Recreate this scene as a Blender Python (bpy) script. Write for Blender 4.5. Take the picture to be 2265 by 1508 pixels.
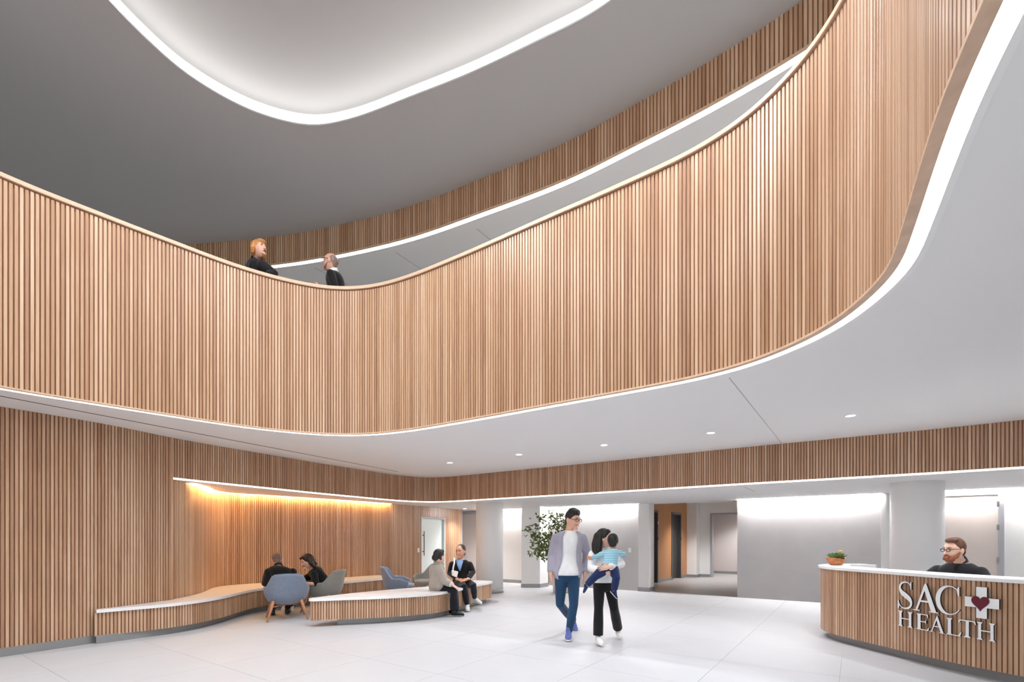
import bpy, bmesh, math, random
from mathutils import Vector, Matrix, Euler

for _o in list(bpy.data.objects):
    bpy.data.objects.remove(_o)
scene = bpy.context.scene
C = scene.collection

# ------------------------------------------------------------------ camera
F_PX, HORIZON, CX, EYE = 1080.0, 1190.0, 1132.5, 1.40
cam = bpy.data.cameras.new('camera')
cam.sensor_width = 36.0
cam.lens = 36.0 * F_PX / 2265.0
cam.shift_y = (HORIZON - 754.0) / 2265.0
cam.clip_start, cam.clip_end = 0.05, 200
cam_o = bpy.data.objects.new('camera', cam)
cam_o.location = (0, 0, EYE)
cam_o.rotation_euler = (math.radians(90), 0, 0)
C.objects.link(cam_o)
scene.camera = cam_o

# ------------------------------------------------------------------ world, exposure
SKY = 3.0
world = bpy.data.worlds.new('daylight')
scene.world = world
world.use_nodes = True
_bg = world.node_tree.nodes['Background']
_bg.inputs['Color'].default_value = (0.93, 0.96, 1.0, 1)
_bg.inputs['Strength'].default_value = SKY
scene.view_settings.view_transform = 'Standard'
scene.view_settings.look = 'None'
scene.view_settings.gamma = 1.0
scene.view_settings.use_curve_mapping = False
scene.view_settings.exposure = 0.12
scene.cycles.use_denoising = True
scene.cycles.use_light_tree = False
scene.cycles.use_adaptive_sampling = True
scene.cycles.adaptive_threshold = 0.03
scene.cycles.max_bounces = 6
scene.cycles.diffuse_bounces = 5
scene.cycles.glossy_bounces = 2
scene.cycles.transmission_bounces = 2
scene.cycles.transparent_max_bounces = 4
scene.cycles.caustics_reflective = False
scene.cycles.caustics_refractive = False
scene.cycles.sample_clamp_indirect = 14.0
LED_WHITE, LED_WASH, LED_WARM, LED_COVE, LED_SPOT = 11.0, 240.0, 56.0, 4.4, 40.0
SPOT_W, ATRIUM_W = 142.0, 325.0

# ------------------------------------------------------------------ materials
def new_mat(name):
    m = bpy.data.materials.new(name); m.use_nodes = True
    nt = m.node_tree
    return m, nt, nt.nodes['Principled BSDF']

def lin(r, g, b):
    f = lambda c: (c/255/12.92) if c/255 <= 0.04045 else ((c/255+0.055)/1.055)**2.4
    return (f(r), f(g), f(b), 1)

def plain(name, rgb, rough=0.6, metal=0.0, var=0.0, scale=6.0, bump=0.0, spec=0.5, stretch=(1,1,1), sheen=0.0):
    m, nt, b = new_mat(name)
    col = lin(*rgb)
    b.inputs['Base Color'].default_value = col
    b.inputs['Roughness'].default_value = rough
    b.inputs['Metallic'].default_value = metal
    b.inputs['Specular IOR Level'].default_value = spec
    if sheen: b.inputs['Sheen Weight'].default_value = sheen
    if var or bump:
        tc = nt.nodes.new('ShaderNodeTexCoord')
        mp = nt.nodes.new('ShaderNodeMapping'); mp.inputs['Scale'].default_value = stretch
        nz = nt.nodes.new('ShaderNodeTexNoise'); nz.inputs['Scale'].default_value = scale; nz.inputs['Detail'].default_value = 2
        nt.links.new(tc.outputs['Object'], mp.inputs['Vector']); nt.links.new(mp.outputs['Vector'], nz.inputs['Vector'])
        if var:
            mx = nt.nodes.new('ShaderNodeMix'); mx.data_type = 'RGBA'
            mx.inputs[6].default_value = tuple(c*(1-var) for c in col[:3]) + (1,)
            mx.inputs[7].default_value = tuple(min(1, c*(1+var)) for c in col[:3]) + (1,)
            rp = nt.nodes.new('ShaderNodeMapRange'); rp.inputs[1].default_value = 0.3; rp.inputs[2].default_value = 0.7
            nt.links.new(nz.outputs['Fac'], rp.inputs[0]); nt.links.new(rp.outputs[0], mx.inputs[0])
            nt.links.new(mx.outputs[2], b.inputs['Base Color'])
        if bump:
            bp = nt.nodes.new('ShaderNodeBump'); bp.inputs['Strength'].default_value = bump; bp.inputs['Distance'].default_value = 0.01
            nt.links.new(nz.outputs['Fac'], bp.inputs['Height']); nt.links.new(bp.outputs['Normal'], b.inputs['Normal'])
    return m

def glow(name, rgb, strength):
    m, nt, b = new_mat(name)
    nt.nodes.remove(b)
    e = nt.nodes.new('ShaderNodeEmission'); e.inputs['Color'].default_value = rgb + (1,); e.inputs['Strength'].default_value = strength
    nt.links.new(e.outputs[0], nt.nodes['Material Output'].inputs[0])
    return m

def oak(name, dark, mid, light, rough=0.30):
    """oak: every slat its own tone (object random or slat_id), grain running along local z, pale sapwood streaks"""
    m, nt, b = new_mat(name)
    N, L = nt.nodes.new, nt.links.new
    tc, oi, at = N('ShaderNodeTexCoord'), N('ShaderNodeObjectInfo'), N('ShaderNodeAttribute')
    at.attribute_name = 'slat_id'
    ad = N('ShaderNodeMath'); ad.operation = 'ADD'; L(oi.outputs['Random'], ad.inputs[0]); L(at.outputs['Fac'], ad.inputs[1])
    fr = N('ShaderNodeMath'); fr.operation = 'FRACT'; L(ad.outputs[0], fr.inputs[0])
    sc = N('ShaderNodeMath'); sc.operation = 'MULTIPLY'; sc.inputs[1].default_value = 173.0; L(fr.outputs[0], sc.inputs[0])
    cb = N('ShaderNodeCombineXYZ'); L(sc.outputs[0], cb.inputs[0]); L(sc.outputs[0], cb.inputs[2])
    va = N('ShaderNodeVectorMath'); va.operation = 'ADD'; L(tc.outputs['Object'], va.inputs[0]); L(cb.outputs[0], va.inputs[1])
    mp = N('ShaderNodeMapping'); mp.inputs['Scale'].default_value = (60, 60, 2.2); L(va.outputs[0], mp.inputs['Vector'])
    g = N('ShaderNodeTexNoise'); g.inputs['Scale'].default_value = 1.0; g.inputs['Detail'].default_value = 2; g.inputs['Distortion'].default_value = 0.6
    L(mp.outputs[0], g.inputs['Vector'])
    mp2 = N('ShaderNodeMapping'); mp2.inputs['Scale'].default_value = (9, 9, 0.9); L(va.outputs[0], mp2.inputs['Vector'])
    s = N('ShaderNodeTexNoise'); s.inputs['Scale'].default_value = 1.0; s.inputs['Detail'].default_value = 0; L(mp2.outputs[0], s.inputs['Vector'])
    # tone = 0.55*random + 0.3*grain + 0.15*broad
    a1 = N('ShaderNodeMath'); a1.operation = 'MULTIPLY_ADD'; L(fr.outputs[0], a1.inputs[0]); a1.inputs[1].default_value = 0.34
    a2 = N('ShaderNodeMath'); a2.operation = 'MULTIPLY_ADD'; L(g.outputs['Fac'], a2.inputs[0]); a2.inputs[1].default_value = 0.38; a2.inputs[2].default_value = 0.0
    L(a2.outputs[0], a1.inputs[2])
    a3 = N('ShaderNodeMath'); a3.operation = 'MULTIPLY_ADD'; L(s.outputs['Fac'], a3.inputs[0]); a3.inputs[1].default_value = 0.28; L(a1.outputs[0], a3.inputs[2])
    cr = N('ShaderNodeValToRGB'); L(a3.outputs[0], cr.inputs[0])
    e = cr.color_ramp.elements
    e[0].position = 0.18; e[0].color = lin(*dark)
    e[1].position = 0.86; e[1].color = lin(*light)
    k = e.new(0.5); k.color = lin(*mid)
    L(cr.outputs[0], b.inputs['Base Color'])
    b.inputs['Roughness'].default_value = rough; b.inputs['Specular IOR Level'].default_value = 0.75
    return m

M = {}
M['oak'] = oak('oak_slats', (151, 109, 80), (189, 150, 119), (221, 191, 164))
M['oak_back'] = plain('oak_backing', (152, 106, 77), 0.6, var=0.12, scale=3, stretch=(8, 8, 0.6))
M['oak_cap'] = plain('oak_handrail', (210, 178, 152), 0.4, var=0.1, scale=4, stretch=(3, 3, 20))
M['veneer'] = plain('orange_oak_veneer', (196, 138, 88), 0.4, var=0.1, scale=2.5, stretch=(10, 10, 0.6))
M['white'] = plain('white_paint', (240, 239, 238), 0.65)
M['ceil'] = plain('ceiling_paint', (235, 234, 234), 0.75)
M['ceil_up'] = plain('ceiling_paint_dimmed', (178, 177, 178), 0.75)  # ceiling white greyed down to stand for the dimmer light upstairs
M['plaster'] = plain('grey_plaster', (196, 193, 194), 0.5, var=0.035, scale=2.2, bump=0.05)
M['column'] = plain('column_paint', (240, 239, 239), 0.55)
M['base'] = plain('grey_base', (146, 146, 148), 0.45)
M['kick'] = plain('brushed_kick', (150, 150, 150), 0.38, metal=0.35, var=0.06, scale=3)
M['quartz'] = plain('white_quartz', (238, 237, 238), 0.25, var=0.02, scale=14)
M['tile'] = plain('pale_floor_tile', (186, 186, 190), 0.55, var=0.02, scale=1.6, spec=0.3)
M['grout'] = plain('grout', (186, 184, 186), 0.8)
M['lobby_tile'] = plain('grey_lobby_floor', (168, 163, 160), 0.4, var=0.03, scale=2)
M['steel'] = plain('brushed_steel', (128, 124, 122), 0.3, metal=0.9, var=0.08, scale=2, stretch=(20, 20, 1))
M['darksteel'] = plain('dark_steel', (92, 88, 87), 0.32, metal=0.45)
M['black'] = plain('black_plastic', (22, 22, 24), 0.4)
M['door_skin'] = plain('beige_door', (212, 200, 194), 0.45, var=0.02, scale=2)
M['frame'] = plain('grey_door_frame', (176, 176, 182), 0.4)
M['switch'] = plain('white_switch', (240, 240, 240), 0.35)
M['led'] = glow('led_diffuser', (1.0, 0.97, 0.93), LED_WHITE)
M['led_thin'] = glow('fascia_led', (1.0, 0.97, 0.93), 4.0)
M['wash'] = glow('wall_wash_led', (1.0, 0.985, 0.97), LED_WASH)
M['warm'] = glow('warm_led', (1.0, 0.60, 0.24), LED_WARM)
M['cove'] = glow('cove_led', (1.0, 0.975, 0.935), LED_COVE)
M['spot'] = glow('downlight_lens', (1.0, 0.97, 0.93), LED_SPOT)
_m, _nt, _b = new_mat('clear_glass')
_b.inputs['Base Color'].default_value = (0.92, 0.97, 0.95, 1)
_b.inputs['Roughness'].default_value = 0.03
_tr = _nt.nodes.new('ShaderNodeBsdfTransparent'); _tr.inputs[0].default_value = (0.93, 0.97, 0.955, 1)
_mx = _nt.nodes.new('ShaderNodeMixShader'); _mx.inputs[0].default_value = 0.06; _gl = _nt.nodes.new('ShaderNodeBsdfGlossy'); _gl.inputs['Roughness'].default_value = 0.02
_nt.links.new(_tr.outputs[0], _mx.inputs[1]); _nt.links.new(_gl.outputs[0], _mx.inputs[2])
_nt.links.new(_mx.outputs[0], _nt.nodes['Material Output'].inputs[0])
M['glass'] = _m

# ------------------------------------------------------------------ object helpers
def px(x, y, Y):
    """point at depth Y (metres in front of the camera) that was measured at photo pixel x, y"""
    return Vector(((x - CX) * Y / F_PX, Y, EYE + (HORIZON - y) * Y / F_PX))

def tag(o, label=None, cat=None, group=None, kind=None):
    if label: o['label'] = label
    if cat: o['category'] = cat
    if group: o['group'] = group
    if kind: o['kind'] = kind
    return o

def empty(name, loc=(0, 0, 0), rz=0.0):
    o = bpy.data.objects.new(name, None); C.objects.link(o)
    o.location = loc; o.rotation_euler = (0, 0, rz); o.empty_display_size = 0.1
    return o

def link(name, me, mat=None, parent=None, smooth=False):
    if mat is not None:
        me.materials.clear(); me.materials.append(M[mat] if isinstance(mat, str) else mat)
    if smooth:
        for p in me.polygons: p.use_smooth = True
    o = bpy.data.objects.new(name, me); C.objects.link(o)
    if parent is not None: o.parent = parent
    return o

def from_bm(name, bm, mat, parent=None, smooth=False, normals=True):
    if normals: bmesh.ops.recalc_face_normals(bm, faces=bm.faces)
    me = bpy.data.meshes.new(name); bm.to_mesh(me); bm.free()
    return link(name, me, mat, parent, smooth)

def pydata(name, v, f, mat, parent=None, smooth=False):
    me = bpy.data.meshes.new(name); me.from_pydata([tuple(p) for p in v], [], f); me.update()
    bm = bmesh.new(); bm.from_mesh(me); bmesh.ops.recalc_face_normals(bm, faces=bm.faces); bm.to_mesh(me); bm.free()
    return link(name, me, mat, parent, smooth)

def bm_box(bm, x0, x1, y0, y1, z0, z1, bevel=0.0):
    vs = [bm.verts.new(p) for p in ((x0,y0,z0),(x1,y0,z0),(x1,y1,z0),(x0,y1,z0),(x0,y0,z1),(x1,y0,z1),(x1,y1,z1),(x0,y1,z1))]
    fs = [bm.faces.new([vs[i] for i in q]) for q in ((3,2,1,0),(4,5,6,7),(0,1,5,4),(1,2,6,5),(2,3,7,6),(3,0,4,7))]
    if bevel:
        es = list({e for f in fs for e in f.edges})
        bmesh.ops.bevel(bm, geom=es, offset=bevel, segments=2, affect='EDGES', profile=0.6)

def box(name, x0, x1, y0, y1, z0, z1, mat, parent=None, bevel=0.0):
    bm = bmesh.new(); bm_box(bm, x0, x1, y0, y1, z0, z1, bevel)
    return from_bm(name, bm, mat, parent)

def prism(name, ring, z0, z1, mat, parent=None):
    n = len(ring)
    bm = bmesh.new()
    lo = [bm.verts.new((p[0], p[1], z0)) for p in ring]; hi = [bm.verts.new((p[0], p[1], z1)) for p in ring]
    bm.faces.new(lo[::-1]); bm.faces.new(hi)
    for i in range(n):
        bm.faces.new((lo[i], lo[(i+1) % n], hi[(i+1) % n], hi[i]))
    return from_bm(name, bm, mat, parent)

def fill_poly(name, loops, z, mat, parent=None, thick=0.0, up=True):
    """flat polygon, first loop outer and the others holes; thick > 0 makes a slab from z up to z+thick"""
    bm = bmesh.new(); es = []
    for lp in loops:
        vs = [bm.verts.new((p[0], p[1], z)) for p in lp]
        es += [bm.edges.new((vs[i], vs[(i+1) % len(vs)])) for i in range(len(vs))]
    bmesh.ops.triangle_fill(bm, use_beauty=True, use_dissolve=False, edges=es)
    if thick:
        r = bmesh.ops.extrude_face_region(bm, geom=list(bm.faces))
        for g in r['geom']:
            if isinstance(g, bmesh.types.BMVert): g.co.z += thick
    return from_bm(name, bm, mat, parent)

# ------------------------------------------------------------------ plan curves
def smooth_curve(pts, step=0.04, closed=False):
    """Catmull-Rom through pts, resampled evenly"""
    P = [Vector((p[0], p[1])) for p in pts]
    n = len(P); dense = []
    segs = n if closed else n - 1
    for i in range(segs):
        if closed: a, b, c, d = P[(i-1) % n], P[i], P[(i+1) % n], P[(i+2) % n]
        else: a, b, c, d = P[max(i-1, 0)], P[i], P[i+1], P[min(i+2, n-1)]
        ta, tb = 0.0, max((b-a).length, 1e-4)**0.5
        tc_ = tb + max((c-b).length, 1e-4)**0.5; td = tc_ + max((d-c).length, 1e-4)**0.5
        if a == b: m1 = c - b
        else: m1 = (tc_-tb)*((b-a)/(tb-ta) - (c-a)/(tc_-ta) + (c-b)/(tc_-tb))
        if c == d: m2 = c - b
        else: m2 = (tc_-tb)*((c-b)/(tc_-tb) - (d-b)/(td-tb) + (d-c)/(td-tc_))
        for k in range(24):
            t = k/24
            dense.append((2*t**3-3*t*t+1)*b + (t**3-2*t*t+t)*m1 + (-2*t**3+3*t*t)*c + (t**3-t*t)*m2)
    dense.append(P[0] if closed else P[-1])
    return resample(dense, step)

def resample(dense, step):
    out = [dense[0].copy()]; acc = 0.0
    for i in range(1, len(dense)):
        a, b = dense[i-1], dense[i]; L_ = (b-a).length
        if L_ < 1e-9: continue
        d = step - acc
        while d <= L_:
            out.append(a + (b-a)*(d/L_)); d += step
        acc = L_ - (d - step)
    return out

def relax(pts, it=10, closed=False):
    for _ in range(it):
        q = [p.copy() for p in pts]; n = len(pts)
        for i in range(n):
            if not closed and i in (0, n-1): continue
            q[i] = pts[i]*0.5 + (pts[i-1] + pts[(i+1) % n])*0.25
        pts = q
    return pts

def tangents(pts, closed=False):
    n = len(pts); T = []
    for i in range(n):
        if closed: d = pts[(i+1) % n] - pts[i-1]
        else: d = pts[min(i+1, n-1)] - pts[max(i-1, 0)]
        T.append(d.normalized())
    return T

def offset(pts, d, closed=False):
    """d > 0 moves to the right of the direction of travel"""
    return [p + Vector((t.y, -t.x))*d for p, t in zip(pts, tangents(pts, closed))]

def sweep(name, pts, profile, mat, parent=None, closed=False, smooth=False):
    """profile: closed ring of (right offset, z)"""
    T = tangents(pts, closed); n = len(pts); m = len(profile); v = []; f = []
    for p, t in zip(pts, T):
        r = Vector((t.y, -t.x))
        v += [(p.x + r.x*o, p.y + r.y*o, z) for o, z in profile]
    for i in range(n if closed else n-1):
        j = (i+1) % n
        for k in range(m):
            l = (k+1) % m
            f.append((i*m+k, i*m+l, j*m+l, j*m+k))
    if not closed:
        f.append(tuple(range(m))); f.append(tuple((n-1)*m + k for k in range(m))[::-1])
    return pydata(name, v, f, mat, parent, smooth)

def ribbon(name, pts, a, b, mat, parent=None, closed=False):
    """open strip between (offset, z) a and b"""
    T = tangents(pts, closed); v = []; f = []; n = len(pts)
    for p, t in zip(pts, T):
        r = Vector((t.y, -t.x))
        v += [(p.x+r.x*a[0], p.y+r.y*a[0], a[1]), (p.x+r.x*b[0], p.y+r.y*b[0], b[1])]
    for i in range(n if closed else n-1):
        j = (i+1) % n
        f.append((2*i, 2*i+1, 2*j+1, 2*j))
    me = bpy.data.meshes.new(name); me.from_pydata(v, [], f); me.update()
    return link(name, me, mat, parent)

def slat_mesh(name, w, d, z0, z1):
    h, c = w/2, min(w, d)*0.22
    ring = [(-h, 0), (-h, d-c), (-h+c*0.35, d-c*0.3), (-h+c, d), (h-c, d), (h-c*0.35, d-c*0.3), (h, d-c), (h, 0)]
    v = [(x, -y, z0) for x, y in ring] + [(x, -y, z1) for x, y in ring]
    n = len(ring)
    f = [(i, (i+1) % n, n+(i+1) % n, n+i) for i in range(n)] + [tuple(range(n))[::-1], tuple(range(n, 2*n))]
    me = bpy.data.meshes.new(name); me.from_pydata(v, [], f); me.update()
    return me

def in_frame(p, z):
    if p.y < 0.3: return False
    return -40 < CX + p.x*F_PX/p.y < 2305

def slats(parent, pts, z0, z1, back=0.0, pitch=0.0405, w=0.0285, d=0.016, mat='oak', closed=False, most=300, zfun=None):
    """vertical slats standing on the right side of the curve; the ones in the frame are parts, the rest one stuff mesh"""
    q = resample(pts + ([pts[0]] if closed else []), pitch)
    T = tangents(q)
    me = slat_mesh('slat', w, d, z0, z1); me.materials.append(M[mat])
    extra = {}
    inside = [in_frame(p, z0) for p in q]
    count = 0
    rest_v, rest_f, rest_id = [], [], []
    rng = random.Random(len(q)*7 + int(z1*100))
    for p, t, vis in zip(q, T, inside):
        r = Vector((t.y, -t.x)); a = math.atan2(t.y, t.x)
        p = p + r*back
        use = me
        if zfun is not None:
            zz = zfun(p)
            if zz is None: continue
            if zz != (z0, z1):
                if zz not in extra:
                    extra[zz] = slat_mesh('slat', w, d, *zz); extra[zz].materials.append(M[mat])
                use = extra[zz]
        if vis and count < most:
            o = bpy.data.objects.new('slat', use); C.objects.link(o); o.parent = parent
            o.location = (p.x, p.y, 0); o.rotation_euler = (0, 0, a); count += 1
        else:
            mt = Matrix.Translation((p.x, p.y, 0)) @ Matrix.Rotation(a, 4, 'Z'); b0 = len(rest_v)
            rest_v += [tuple(mt @ vv.co) for vv in use.vertices]
            rest_f += [tuple(b0 + k for k in pl.vertices) for pl in use.polygons]
            rest_id += [rng.random()]*len(use.vertices)
    if rest_v:
        m2 = bpy.data.meshes.new('slat_run'); m2.from_pydata(rest_v, [], rest_f); m2.update()
        at = m2.attributes.new('slat_id', 'FLOAT', 'POINT'); at.data.foreach_set('value', rest_id)
        o = link('slat_run', m2, mat, parent); o['kind'] = 'stuff'

def structure(name, label=None):
    o = empty(name); o['kind'] = 'structure'
    if label: o['label'] = label
    return o
# ------------------------------------------------------------------ levels and plan
Z_CEIL, Z_SOFF, Z_RAIL, Z_DECK = 2.95, 2.31, 5.15, 4.08
Z_WALK, Z_UP = 6.50, 7.02
U, V = Vector((0.5736, 0.8192)), Vector((0.8192, -0.5736))

balc_pts = [(-7.3,-4.8),(-7.2,-2.0),(-7.0,0.3),(-6.6,2.0),(-6.0,3.6),(-5.27,5.03),(-4.81,5.60),(-4.28,6.20),(-3.85,6.66),(-3.42,7.00),(-2.91,7.25),
            (-2.50,7.32),(-2.03,7.25),(-1.51,7.02),(-0.81,6.58),(-0.185,6.15),(0.36,5.76),(1.06,5.27),(1.80,4.70),(2.12,4.30),
            (2.30,3.83),(2.335,3.42),(2.22,2.84),(1.99,2.42),(1.80,2.11),(1.585,1.75),(1.41,1.41),(1.05,0.62),(0.72,-0.6),(0.6,-2.2),(0.6,-4.8)]
balc = relax(smooth_curve(balc_pts, 0.05), 8)
left_pts = [(-8.6,1.6),(-7.7,3.0),(-6.85,4.40),(-6.05,5.72),(-5.55,6.62),(-5.27,7.52)]
left = smooth_curve(left_pts, 0.04)
fasc_l = relax(smooth_curve([(-5.27,7.52),(-5.0,8.12),(-4.50,9.10),(-4.03,10.04),(-3.50,10.96),(-2.99,11.80),(-2.60,12.24),(-2.25,12.46),(-1.95,12.50)], 0.04), 6)
fasc_r = relax(smooth_curve([(-1.95,12.50),(-1.60,12.36),(-1.05,11.99),(-0.376,11.50),(1.57,10.12),(2.42,9.49),(3.83,8.44),(5.28,7.45),(6.05,6.92),(6.75,6.36),(8.6,4.9)], 0.04), 6)
fasc = fasc_l + fasc_r[1:]
alc = relax(smooth_curve([(-5.30,7.60),(-5.33,8.00),(-5.45,8.55),(-5.72,9.25),(-5.80,9.62),(-5.66,10.0),(-5.22,10.46),(-4.45,11.35),(-3.35,12.80),(-2.55,14.0),(-1.62,15.72)], 0.04), 8)
upf = relax(smooth_curve([(-10.0,9.35),(-8.0,9.46),(-6.36,9.37),(-4.53,9.13),(-3.42,8.87),(-1.79,8.31),(-0.50,7.66),(0.757,6.96),(1.565,6.37),(2.449,5.67),(3.15,5.00),(3.75,4.2),(4.3,3.0),(4.7,1.2),(4.9,-1.5),(5.0,-4.8)], 0.05), 8)
cove = relax(smooth_curve([(-4.11,5.54),(-3.947,5.916),(-3.59,6.31),(-3.236,6.527),(-2.746,6.656),(-2.19,6.562),(-1.25,6.207),(-0.461,5.888),(0.244,5.546),
        (1.05,5.10),(1.75,4.3),(1.95,3.3),(1.6,2.0),(0.9,0.6),(0.0,-0.8),(-1.6,-1.7),(-3.2,-1.2),(-4.2,0.6),(-4.45,2.8),(-4.215,5.10)], 0.05, closed=True)[:-1], 6, True)
def wp(t, off=0.0):
    """point on the back wall line, off metres into the room"""
    p = Vector((5.36, 11.6)) + V*t
    return p + Vector((-0.5736, -0.8192))*off

# ------------------------------------------------------------------ floor
fl = structure('floor', 'pale large-format tile floor of the lobby')
box('floor_bed', -10, 13, -5, 23, -0.2, -0.004, 'grout', fl)
TS = 1.13
tme = None
bm = bmesh.new(); bm_box(bm, 0.0015, TS-0.0015, 0.0015, TS-0.0015, -0.012, 0.0)
tme = bpy.data.meshes.new('floor_tile'); bmesh.ops.recalc_face_normals(bm, faces=bm.faces); bm.to_mesh(tme); bm.free(); tme.materials.append(M['tile'])
ang = math.atan2(V.y, V.x)
for i in range(-9, 11):
    for j in range(-4, 11):
        p0, q0 = -1.247 + i*TS, 1.426 + (j-1)*TS
        if q0 + TS > 12.9: continue
        o_ = V*p0 + U*q0
        c = V*(p0+TS/2) + U*(q0+TS/2)
        if not (-8.5 < c.x < 12 and 1.2 < c.y < 17.5): continue
        if abs(c.x) > c.y*1.05 + 1.3: continue
        t = bpy.data.objects.new('floor_tile', tme); C.objects.link(t); t.parent = fl
        t.location = (o_.x, o_.y, 0); t.rotation_euler = (0, 0, ang)

# ------------------------------------------------------------------ gallery: slab, parapet, handrail, light line
slab = structure('ceiling_lower', 'white ceiling under the curved gallery')
edge = offset(balc, -0.10)
sl_loop = [(p.x, p.y) for p in edge[::2]] + [(edge[-1].x, -4.8), (13, -4.8), (13, 23), (-10, 23), (-10, -4.8)]
fill_poly('ceiling_slab', [sl_loop], Z_CEIL, 'ceil', slab, thick=Z_DECK - Z_CEIL)
def joint(a, b, z, w, mat, parent, name='joint'):
    a, b = Vector(a), Vector(b); t = (b-a).normalized(); n = Vector((-t.y, t.x))*w/2
    ring = [a+n, b+n, b-n, a-n]
    return prism(name, [(p.x, p.y) for p in ring], z-0.0025, z+0.004, mat, parent)
M['joint'] = plain('joint_grey', (178, 176, 176), 0.8)  # grey line of the ceiling panel joints
M['slot'] = plain('slot_black', (40, 38, 38), 0.8)
joint((2.10, 4.72), (4.40, 7.97), Z_CEIL, 0.008, 'joint', slab)
joint((-5.58, 5.32), (-2.66, 11.38), Z_CEIL, 0.022, 'slot', slab, 'slot_diffuser')

wb = structure('wall_balcony', 'curved gallery parapet of pale vertical oak slats')
sweep('parapet_core', balc, [(-0.098, Z_CEIL+0.012), (0.022, Z_CEIL+0.012), (0.022, Z_RAIL-0.05), (-0.098, Z_RAIL-0.05)], 'oak_back', wb)
sweep('bottom_board', balc, [(-0.006, Z_CEIL-0.004), (0.046, Z_CEIL-0.004), (0.046, Z_CEIL+0.014), (-0.006, Z_CEIL+0.014)], 'oak_cap', wb)
slats(wb, balc, Z_CEIL+0.014, Z_RAIL-0.066, back=0.022, most=300)
sweep('handrail', balc, [(-0.11, Z_RAIL-0.05), (0.052, Z_RAIL-0.05), (0.056, Z_RAIL-0.044), (0.056, Z_RAIL-0.006), (0.050, Z_RAIL), (-0.105, Z_RAIL), (-0.11, Z_RAIL-0.006)], 'oak_cap', wb)
ribbon('light_strip', balc[::2], (-0.006, Z_CEIL+0.001), (-0.076, Z_CEIL+0.001), 'led', wb)
sweep('light_trim', balc, [(-0.104, Z_CEIL-0.004), (-0.075, Z_CEIL-0.004), (-0.075, Z_CEIL+0.011), (-0.104, Z_CEIL+0.011)], 'white', wb)

# ------------------------------------------------------------------ slatted left wall, alcove wall
wl = structure('wall_left', 'tall slatted oak wall rising to the ceiling')
sweep('backing', left, [(-0.06, 0.0), (0.0, 0.0), (0.0, Z_CEIL), (-0.06, Z_CEIL)], 'oak_back', wl)
slats(wl, left, 0.105, Z_CEIL, most=300)
sweep('kick_plate', left, [(0.0, 0.0), (0.012, 0.0), (0.012, 0.105), (0.0, 0.105)], 'kick', wl)
box('end_board', -5.335, -5.235, 7.50, 7.545, 0.0, Z_CEIL, 'oak', wl)
wa = structure('wall_alcove', 'slatted oak alcove wall under a warm light cove')
door_a, door_b, DOOR_H = Vector((-2.60, 13.92)), Vector((-2.06, 14.90)), 1.98
sweep('backing', [p for p in alc if p.y < door_a.y], [(-0.06, 0.0), (0.0, 0.0), (0.0, Z_SOFF), (-0.06, Z_SOFF)], 'oak_back', wa)
sweep('backing', [p for p in alc if p.y > door_b.y], [(-0.06, 0.0), (0.0, 0.0), (0.0, Z_SOFF), (-0.06, Z_SOFF)], 'oak_back', wa)
sweep('backing', [p for p in alc if door_a.y-0.05 < p.y < door_b.y+0.05], [(-0.06, DOOR_H+0.02), (0.0, DOOR_H+0.02), (0.0, Z_SOFF), (-0.06, Z_SOFF)], 'oak_back', wa)
slats(wa, alc, 0.0, Z_SOFF, most=300, zfun=lambda p: (DOOR_H+0.03, Z_SOFF) if door_a.y < p.y < door_b.y else (0.0, Z_SOFF))
box('end_trim', -1.66, -1.60, 15.70, 15.82, 0, Z_SOFF, 'frame', wa)
warm_run = [p for p in alc if 8.0 < p.y and p.x < -3.2]
ribbon('warm_light_strip', warm_run[::3], (0.035, Z_SOFF-0.006), (0.085, Z_SOFF-0.006), 'warm', wa)

# ------------------------------------------------------------------ lower fascia and soffit
for nm, cv, lab in (('wall_fascia_left', fasc_l, 'slatted oak fascia band above the seating alcove'), ('wall_fascia_right', fasc_r, 'slatted oak fascia band above the back of the lobby')):
    wf = structure(nm, lab)
    sweep('backing', cv, [(-0.07, Z_SOFF+0.02), (0.0, Z_SOFF+0.02), (0.0, Z_CEIL), (-0.07, Z_CEIL)], 'oak_back', wf)
    slats(wf, cv, Z_SOFF+0.028, Z_CEIL, most=300)
    ribbon('light_strip', cv[::3] + [cv[-1]], (0.010, Z_SOFF+0.004), (0.010, Z_SOFF+0.028), 'led_thin', wf)
so = structure('ceiling_soffit', 'white dropped soffit behind the oak fascia')
behind_alc = offset(alc, -0.10)
lp = [(p.x, p.y) for p in fasc[::2]] + [(8.6, 4.9), (12.4, 6.6), (wp(8).x, wp(8).y)] + [(wp(-9.4).x, wp(-9.4).y)] + [(-2.7, 16.3)] + [(p.x, p.y) for p in behind_alc[::-2] if p.y > 7.7]
fill_poly('soffit_panel', [lp], Z_SOFF, 'ceil', so, thick=0.03)
joint((4.05, 8.55), (4.75, 9.55), Z_SOFF, 0.008, 'joint', so)

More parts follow.
